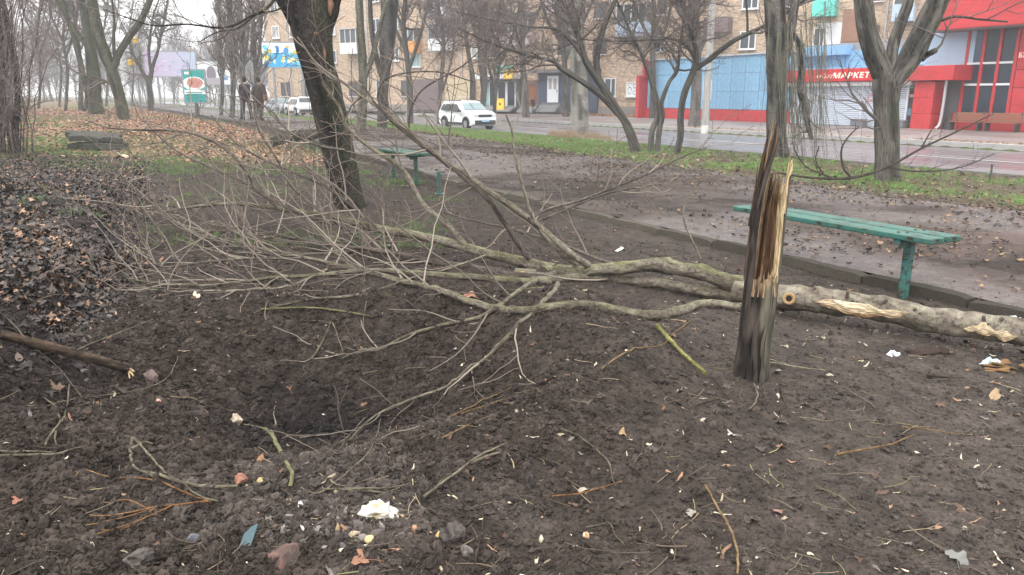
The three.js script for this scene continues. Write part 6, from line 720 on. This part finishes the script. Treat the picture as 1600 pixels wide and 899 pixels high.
function leafThing(label, px, py, w, col, kind = 0, tilt = 0.25) { const p = G(px, py), s = w * -p.z / FOCAL / 2, o = thing('fallen_leaf', label, 'leaf', p.add(V(0, s * 0.35, 0)), (px * 0.71) % 6, 'single leaves on the soil'); const m = solid(...col, { roughness: 0.75, map: fineMap }); const b = part('blade', leafKinds[kind], m, o); b.scale.setScalar(s); b.rotation.set(tilt, 0, tilt * 0.6); const st = new MB(); st.tube([V(-s * 0.3, 0, 0), V(-s * 0.9, 0.1 * s, 0.1 * s), V(-s * 1.5, 0, 0.35 * s)], [0.0012, 0.0012, 0.001], { sides: 4, col: col.map((q) => q * 0.7) }); part('stalk', st.geo(), M.twig, o); }
leafThing('curled orange-brown leaf at the bottom edge', 570, 880, 48, [0.36, 0.19, 0.12], 0, 0.5);
leafThing('reddish leaf at the left edge of the soil', 30, 784, 26, [0.36, 0.17, 0.12], 0, 0.3);
leafThing('orange leaf shred in the crater beside the mossy stick', 408, 722, 26, [0.42, 0.2, 0.1], 2);
leafThing('pinkish brown round leaf in the right foreground', 1213, 803, 26, [0.32, 0.2, 0.16], 3);
leafThing('pale grey leaf left of the pinkish round one', 1080, 806, 30, [0.36, 0.32, 0.28], 3);
leafThing('grey-white feathery leaf in the bottom right corner', 1497, 879, 44, [0.26, 0.26, 0.24], 0, 0.4);
leafThing('brown leaf on the mound below the fallen branch', 859, 597, 24, [0.33, 0.17, 0.11], 1, 0.5);
leafThing('brown leaf under the long lower branch', 738, 468, 30, [0.40, 0.2, 0.13], 0, 0.3);
leafThing('white curled leaf on the far crater slope', 708, 550, 18, [0.6, 0.55, 0.5], 0, 0.5);
leafThing('pale star-shaped leaf on the trodden soil', 1144, 681, 22, [0.5, 0.46, 0.42], 4);
leafThing('beige pointed leaf on the soil near the right edge', 1556, 621, 36, [0.42, 0.3, 0.18], 5);
leafThing('tan crumpled leaf left of the pale star-shaped one', 974, 680, 26, [0.4, 0.28, 0.16], 2, 0.4);
leafThing('pale leaf scrap lying at the stump foot', 1214, 584, 22, [0.34, 0.31, 0.28], 3);
leafThing('pale yellow leaf scraps below the lime green stick', 1062, 614, 22, [0.62, 0.56, 0.38], 5);
leafThing('dark purple-brown leaf right of centre foreground', 1190, 705, 28, [0.11, 0.085, 0.08], 3);
leafThing('orange-brown leaf fragment right of the stump', 1182, 527, 0.1 + 22, [0.36, 0.19, 0.1], 2);
leafThing('cream leaf among the left crown tips', 307, 464, 24, [0.62, 0.57, 0.45], 5);
leafThing('yellowish leaf lying on the dark leaf bank near the slabs', 190, 246, 24, [0.6, 0.5, 0.36], 5);
{ // litter
  const scrap = (name, label, cat, px, py, w, h, col, seed, lift = 0) => { const p = G(px, py), k = -p.z / FOCAL, g = new THREE.PlaneGeometry(w * k, h * k * 1.6, 8, 6).rotateX(-Math.PI / 2), q = g.attributes.position; for (let i = 0; i < q.count; i++) q.setY(i, 0.4 * h * k * (vnoise(q.getX(i) / k * 0.12 + seed, q.getZ(i) / k * 0.12) + 0.6 * vnoise(q.getX(i) / k * 0.3, q.getZ(i) / k * 0.3 + seed))); g.computeVertexNormals(); const m = single(name, g, solid(...col, { roughness: 0.4 }), label, cat); m.position.copy(p).add(V(0, 0.35 * h * k + lift, 0)); m.rotation.set(0.25, seed, 0.15); return m; };
  scrap('wrapper', 'crumpled pale blue wrapper near the torn trunk end', 'litter', 1548, 572, 30, 14, [0.36, 0.50, 0.62], 0.5); scrap('wrapper', 'small white and blue crumpled scrap left of the pale blue wrapper', 'litter', 1397, 556, 14, 11, [0.66, 0.68, 0.76], 2.1); scrap('wrapper', 'white paper scrap behind the fallen trunk at the right edge', 'litter', 1582, 508, 14, 14, [0.8, 0.8, 0.82], 1.2, 0.02); scrap('tissue', 'white rag scrap beyond the fallen branch fork', 'litter', 968, 392, 14, 4, [0.75, 0.74, 0.7], 0.7, 0.01);
  const p = G(385, 858), g = (() => { const s = new THREE.Shape([[-0.025, 0], [0.012, 0.005], [0.03, 0.085], [0.012, 0.075], [-0.012, 0.05]].map((q) => new THREE.Vector2(...q))); return new THREE.ExtrudeGeometry(s, { depth: 0.006, bevelEnabled: true, bevelSize: 0.002, bevelThickness: 0.002, bevelSegments: 2 }); })();
  const t = single('plastic_shard', g, solid(0.05, 0.11, 0.13, { roughness: 0.35, map: fineMap }), 'teal plastic shard sticking out of the near soil', 'plastic shard'); t.position.copy(p); t.rotation.set(-0.75, 0.2, 0.05);
  const bs = G(1446, 552), bk = single('bark_piece', (() => { const q = new THREE.BoxGeometry(0.26, 0.03, 0.12, 16, 2, 8), a = q.attributes.position; for (let i = 0; i < a.count; i++) { const x = a.getX(i), z = a.getZ(i); a.setY(i, a.getY(i) - z * z * 6 + 0.012 * vnoise(x * 30, z * 30) + 0.03 * x); a.setX(i, x + 0.02 * vnoise(z * 30, 3)); a.setZ(i, z * (1 - 0.5 * Math.abs(x) / 0.13 * 0.6) + 0.015 * vnoise(x * 25, 8)); } q.computeVertexNormals(); return q; })(), mat({ color: lin(0.12, 0.08, 0.065), map: rep(barkMap, 3), bumpMap: rep(barkBump, 3), bumpScale: 0.01 }), 'dark curved slab of bark lying below the fallen trunk', 'bark'); bk.position.copy(bs).add(V(0, 0.02, 0)); bk.rotation.y = 0.15;
  const sh = thing('bark_splinters', 'orange torn bark strips below the pale trunk wound at the right', 'bark', G(1590, 580)); const rng = rngOf(12); for (let i = 0; i < 7; i++) { const s = part('strip', rbx(0.12 + rng() * 0.12, 0.012, 0.02 + rng() * 0.025, 0, 0, 0, 0.005), solid(0.15 + rng() * 0.06, 0.085 + rng() * 0.03, 0.05), sh); s.position.set((rng() - 0.6) * 0.35, 0.02 + rng() * 0.03, (rng() - 0.5) * 0.2); s.rotation.set((rng() - 0.5) * 0.6, (rng() - 0.5) * 0.9, (rng() - 0.5) * 0.5); }
}

// ---------- scattered stuff ----------
function scatter(name, label, cat, geo, m, n, seed, put) { const rng = rngOf(seed), im = new THREE.InstancedMesh(geo, m, n), M4 = new THREE.Matrix4(), q = new THREE.Quaternion(), e = new THREE.Euler(), col = new THREE.Color(); let k = 0, tries = 0; while (k < n && tries++ < n * 12) { const r = put(rng); if (!r) continue; M4.compose(V(r.x, r.y ?? H(r.x, r.d) + (r.up ?? 0), -r.d), q.setFromEuler(e.set(r.rx ?? 0, r.ry ?? rng() * 6.283, r.rz ?? 0)), Array.isArray(r.s) ? V(...r.s) : V(r.s, r.s, r.s)); im.setMatrixAt(k, M4); im.setColorAt(k, col.setRGB(...r.c)); k++; } im.count = k; im.name = numbered(name); shade(im); scene.add(im); return tag(im, label, cat, null, 'stuff'); }
const nearSpot = (rng, dmax = 9) => { const d = 1.9 + (dmax - 1.9) * rng() ** 1.5, w = d * 0.75 + 0.3; return [(rng() * 2 - 1) * w, d]; };
const clodGeo = [1, 2, 3].map((s) => { const g = new THREE.IcosahedronGeometry(1, 3), p = g.attributes.position; for (let i = 0; i < p.count; i++) { const x = p.getX(i), y = p.getY(i), z = p.getZ(i), k = 1 + 0.55 * vnoise(x * 1.7 + s * 9, y * 1.7 + z * 1.3) + 0.4 * vnoise(x * 3.7 + s, z * 3.7 + y * 3) + 0.25 * vnoise(x * 8 + s + y * 5, z * 8 + y * 6); p.setXYZ(i, x * k, y * k * 0.72, z * k); } g.computeVertexNormals(); return g; });
clodGeo.forEach((g, i) => scatter('soil_clods', ['small dark clods of earth strewn over the crater', 'crumbs of earth strewn over the bed', 'loose soil crumbs on the near ground'][i], 'soil', g, mat({ roughness: 0.9 }), 36000, 200 + i, (rng) => { const [x, d] = nearSpot(rng); if (sOf(x, d) > 6.1) return null; const rg = roughness(x, d); if (rng() > 0.12 + 0.75 * rg * rg) return null; const s = (0.0022 + 0.007 * rng() ** 2 + 0.018 * rng() ** 14) * (0.6 + 0.45 * rg), c = groundColor(x, d), k = 0.55 + 0.75 * rng(); return { x, d, s: [s, s * (0.6 + 0.5 * rng()), s * (0.7 + 0.6 * rng())], up: s * 0.15, rx: rng() * 6, rz: rng() * 6, c: [c[0] * k, c[1] * k, c[2] * k] }; }));
const leafM = new THREE.MeshPhysicalMaterial({ roughness: 0.5, specularIntensity: 0.6, side: THREE.DoubleSide }), dryLeaf = mat({ roughness: 0.85, side: THREE.DoubleSide });
function darkLeaf(rng) { const k = rng(), v = 0.7 + 0.6 * rng(); const c = k < 0.56 ? [0.030, 0.024, 0.021] : k < 0.80 ? [0.09, 0.062, 0.048] : k < 0.89 ? [0.10, 0.088, 0.085] : k < 0.97 ? [0.20, 0.11, 0.065] : [0.34, 0.21, 0.13]; return c.map((q) => q * v); }
for (let i = 0; i < 5; i++) scatter('leaf_litter', ['wet dark leaves heaped on the left bank', 'dark and orange leaves heaped on the left bank', 'curled dark leaves along the left bank', 'rotting leaves over the left bank', 'crumpled wet leaves on the left bank'][i], 'leaves', leafKinds[i], leafM, 9500, 300 + i, (rng) => { const d = 2.2 + 17.5 * rng(), x = -(bankEdge(d) - 0.5) - rng() * (5 + 0.2 * d); if (x < -d * 0.8 - 0.5) return null; const z = bankZone(x, d); if (rng() > z * (0.12 + 1.0 * sm(fbm(x * 1.6, d * 1.6, 3), -0.22, 0.12)) && rng() > 0.03) return null; const s = 0.018 + 0.034 * rng() ** 1.5; return { x, d, s: [s, s * (0.5 + 1.2 * rng()), s * (0.6 + 0.5 * rng())], up: -0.004 + 0.045 * rng() * z, rx: (rng() - 0.5) * 1.2, rz: (rng() - 0.5) * 1.2, c: darkLeaf(rng) }; });
for (let i = 0; i < 2; i++) scatter('fallen_leaves', ['brown leaves lying on the bed and along the kerb', 'scattered dull leaves over the soil'][i], 'leaves', leafKinds[i * 3], dryLeaf, 2600, 320 + i, (rng) => { const d = 2.2 + 22 * rng(), x = (rng() * 2 - 1) * d * 0.72, s = sOf(x, d); if (s > 18) return null; const kerbN = Math.exp(-(((s - 5.6) / 0.45) ** 2)) * sm(fbm(x * 1.5, d * 1.5, 2), -0.15, 0.2), p = 0.05 + 0.9 * kerbN + (s > 6.3 ? 0.10 : 0) + 0.3 * sm(d, 8, 12) * (s < 6 ? 1 : 0) + (s > 6.3 ? 0.25 : 0); if (rng() > p) return null; const k = rng(), v = 0.7 + 0.6 * rng(); return { x, d, s: [0.014 + 0.03 * rng() ** 2, 0.03, 0.012 + 0.026 * rng() ** 2], up: 0.008, rx: (rng() - 0.5) * 0.9, rz: (rng() - 0.5) * 0.9, c: (k < 0.5 ? [0.10, 0.066, 0.048] : k < 0.72 ? [0.19, 0.11, 0.07] : [0.07, 0.058, 0.053]).map((q) => q * v) }; });
for (let i = 0; i < 2; i++) scatter('leaf_carpet', ['orange-brown leaf carpet over the park lawn', 'rusty leaves covering the lawn under the park trees'][i], 'leaves', leafKinds[i], dryLeaf, 6000, 330 + i, (rng) => { const d = 15 + 50 * rng() ** 1.4, x = -d * (0.12 + 0.62 * rng()); if (sOf(x, d) > 5.5) return null; if (rng() > parkZone(x, d) * (0.25 + sm(fbm(x * 0.3 + 5, d * 0.5, 2), 0.12, -0.1))) return null; const k = rng(), v = 0.7 + 0.6 * rng(), s = 0.035 + 0.04 * rng() + d * 0.0006; return { x, d, s, up: 0.012, rx: (rng() - 0.5) * 0.5, rz: (rng() - 0.5) * 0.5, c: (k < 0.5 ? [0.28, 0.155, 0.10] : k < 0.8 ? [0.36, 0.23, 0.16] : [0.18, 0.13, 0.10]).map((q) => q * v) }; });
scatter('leaf_carpet', 'orange leaves drifted on the far pavement before the shops', 'leaves', leafKinds[0], dryLeaf, 3500, 340, (rng) => { const s = 36.6 + rng() * 7, t = 46 + rng() * 50, x = stToX(s, t), d = stToD(s, t), v = 0.7 + 0.5 * rng(); return { x, d, s: 0.1 + 0.1 * rng(), up: 0.04, rx: rng() - 0.5, rz: rng() - 0.5, c: [0.40 * v, 0.21 * v, 0.11 * v] }; });
scatter('leaf_carpet', 'few tan leaves along the road edge at the right', 'leaves', leafKinds[1], dryLeaf, 500, 341, (rng) => { const s = 28.8 + rng() * 1.2, t = 5 + rng() * 30, x = stToX(s, t), d = stToD(s, t), v = 0.7 + 0.5 * rng(); return { x, d, y: -0.1, s: 0.05 + 0.05 * rng(), rx: rng() - 0.5, rz: rng() - 0.5, c: [0.38 * v, 0.24 * v, 0.15 * v] }; });
scatter('path_litter', 'brown leaf crumbs and bits trodden into the path', 'leaves', leafKinds[2], dryLeaf, 16000, 350, (rng) => { const s = 6.4 + 7.6 * rng(), t = -4 + 42 * rng() ** 1.4, x = stToX(s, t), d = stToD(s, t); if (d < 3 || rng() > 0.15 + sm(fbm(x * 0.6, d * 0.6, 3) + 0.1 * (s - 10), -0.2, 0.3)) return null; const k = rng(), v = 0.6 + 0.6 * rng(), z = 0.012 + 0.03 * rng() ** 2; return { x, d, y: macro(x, d) + 0.034 * (1 - sm(s, 12, 13.4)) + 0.01 + 0.012 * fbm(x * 1.5, d * 1.5, 3), s: z * 1.2, rx: (rng() - 0.5) * 0.6, rz: (rng() - 0.5) * 0.6, c: (k < 0.45 ? [0.03, 0.024, 0.02] : k < 0.85 ? [0.11, 0.07, 0.05] : [0.26, 0.17, 0.10]).map((q) => q * v) }; });
scatter('verge_litter', 'brown leaves and twig bits lying in the verge grass', 'leaves', leafKinds[4], dryLeaf, 2200, 351, (rng) => { const s = 12.4 + 5.8 * rng(), t = -2 + 34 * rng(), x = stToX(s, t), d = stToD(s, t); if (d < 3) return null; const k = rng(), v = 0.6 + 0.6 * rng(); return { x, d, up: 0.03, s: 0.025 + 0.04 * rng(), rx: rng() - 0.5, rz: rng() - 0.5, c: (k < 0.4 ? [0.10, 0.07, 0.055] : k < 0.85 ? [0.20, 0.14, 0.095] : [0.32, 0.24, 0.16]).map((q) => q * v) }; });
const twigGeo = [1, 2, 3].map((s) => { const b = new MB(), pts = [], n = 5, rng = rngOf(s * 5); let y = 0, z = 0; for (let i = 0; i <= n; i++) { pts.push(V(i / n - 0.5, y, z)); y += (rng() - 0.5) * 0.05; z += (rng() - 0.5) * 0.16; } b.tube(pts, pts.map((_, i) => 0.013 * (1 - 0.5 * i / n)), { sides: 4, col: [1, 1, 1] }); return b.geo(); });
twigGeo.forEach((g, i) => scatter('twig_litter', ['short broken twigs strewn over the soil', 'thin broken twigs over the crater and bed', 'bits of twig pressed into the ground'][i], 'twigs', g, mat({ roughness: 0.85 }), 2300, 400 + i, (rng) => { const [x, d] = rng() < 0.75 ? nearSpot(rng, 13) : [(rng() * 2 - 1) * 12, 6 + 14 * rng()]; const s = sOf(x, d); if (s > 13 || (s > 5.9 && s < 6.5)) return null; const L = 0.025 + 0.24 * rng() ** 4, k = rng(), v = 0.7 + 0.6 * rng(); const w = L < 0.08 ? 1.6 : 1; return { x, d, s: [L, L * w * (0.6 + 0.6 * rng()), L * w], up: 0.004 + 0.01 * rng(), rz: (rng() - 0.5) * 0.25, c: (k < 0.6 ? [0.085, 0.064, 0.052] : k < 0.85 ? [0.16, 0.125, 0.09] : k < 0.95 ? [0.28, 0.22, 0.14] : [0.20, 0.19, 0.09]).map((q) => q * v) }; }));
const chipGeo = [leafGeo(1, 0.25, 21, 0.12), leafGeo(1, -0.4, 22, 0.2), leafGeo(1, 0.6, 23, 0.15)];
chipGeo.forEach((g, i) => scatter('pale_chips', ['narrow cream leaves and wood chips on the soil', 'pale wood chips scattered over the mound', 'small whitish scraps over the trodden soil'][i], 'wood chips', g, new THREE.MeshStandardMaterial({ roughness: 0.7, side: THREE.DoubleSide }), 330, 420 + i, (rng) => { const [x, d] = nearSpot(rng, 8.5); if (sOf(x, d) > 5.9 || bankZone(x, d) > 0.5 && rng() > 0.3) return null; const s = 0.010 + 0.03 * rng() ** 2.2, k = rng(), v = 0.75 + 0.4 * rng(); return { x, d, s, up: 0.008, rx: (rng() - 0.5) * 0.6, rz: (rng() - 0.5) * 0.6, c: (k < 0.35 ? [0.48, 0.42, 0.32] : k < 0.62 ? [0.32, 0.26, 0.17] : k < 0.8 ? [0.30, 0.17, 0.10] : [0.18, 0.15, 0.14]).map((q) => q * v) }; }));
const tuft = (() => { const rng = rngOf(33), P = [], I = []; for (let i = 0; i < 9; i++) { const a = rng() * 6.28, r = rng() * 0.35, l = 0.6 + rng() * 0.6, x = Math.cos(a) * r, z = Math.sin(a) * r, w = 0.05, bx2 = Math.cos(a) * 0.5 * rng(), bz = Math.sin(a) * 0.5 * rng(), k = P.length / 3; P.push(x - w, 0, z, x + w, 0, z + w * 0.5, x + bx2 * 0.5, l * 0.6, z + bz * 0.5, x + bx2, l, z + bz); I.push(k, k + 1, k + 2, k + 2, k + 1, k + 3); } const g = new THREE.BufferGeometry(); g.setAttribute('position', new THREE.BufferAttribute(new Float32Array(P), 3)); g.setIndex(I); g.computeVertexNormals(); return g; })();
const grassM = new THREE.MeshPhysicalMaterial({ roughness: 0.9, transmission: 0.3, thickness: 0, side: THREE.DoubleSide, color: lin(1, 1, 1) });
scatter('grass', 'short green grass on the verge between path and road', 'grass', tuft, grassM, 20000, 500, (rng) => { const s = 12.6 + 5.9 * rng(), t = -2 + 62 * rng() ** 1.3, x = stToX(s, t), d = stToD(s, t), n = fbm(x * 0.9, d * 0.9, 3) + 0.5 * fbm(x * 9, d * 9, 3); if (s < 13.4 - 1.0 * n && rng() > 0.2) return null; const gr = 1 - sm(n, -0.1, 0.35) + 0.5 * sm(t, 18, 30); if (rng() > (gr + 0.15) * (0.4 + 0.6 * sm(t, 13, 24))) return null; const k = rng(), v = 0.7 + 0.6 * rng(); const z = 0.05 + 0.06 * rng(); return { x, d, s: [z * 1.3, z, z * 1.3], c: (k < 0.74 ? [0.15, 0.29, 0.055] : [0.22, 0.19, 0.09]).map((q) => q * v) }; });
scatter('grass', 'thin green grass patches on the park lawn and bed', 'grass', tuft, grassM, 9000, 501, (rng) => { const d = 8 + 36 * rng() ** 1.3, x = rng() < 0.8 ? -d * (0.7 * rng()) : -d * 0.3 * rng() + 1; if (sOf(x, d) > 5.9) return null; const on = d < 15 ? 0.14 * sm(fbm(x * 0.8 + 9, d * 0.8, 3), 0.12, 0.3) : sm(fbm(x * 0.25 + 5, d * 0.5, 3), 0.0, 0.2) + 0.8 * Math.exp(-(((d - 21) / 2.5) ** 2)); if (rng() > on) return null; const v = 0.7 + 0.6 * rng(), z = 0.04 + 0.05 * rng(); return { x, d, s: z, c: [0.12 * v, 0.19 * v, 0.05 * v] }; });
scatter('grass', 'dry straw-coloured grass around the stout pale trunk', 'grass', tuft, grassM, 700, 502, (rng) => { const a = rng() * 6.28, r = 0.5 + rng() * 0.9, x = 2.97 + Math.cos(a) * r, d = 34 + Math.sin(a) * r, z = 0.25 + 0.45 * rng() * (1.5 - r); if (z < 0.1) return null; return { x, d, s: [0.22, z, 0.22], c: [0.36, 0.27, 0.17] }; });

renderer.render(scene, camera);
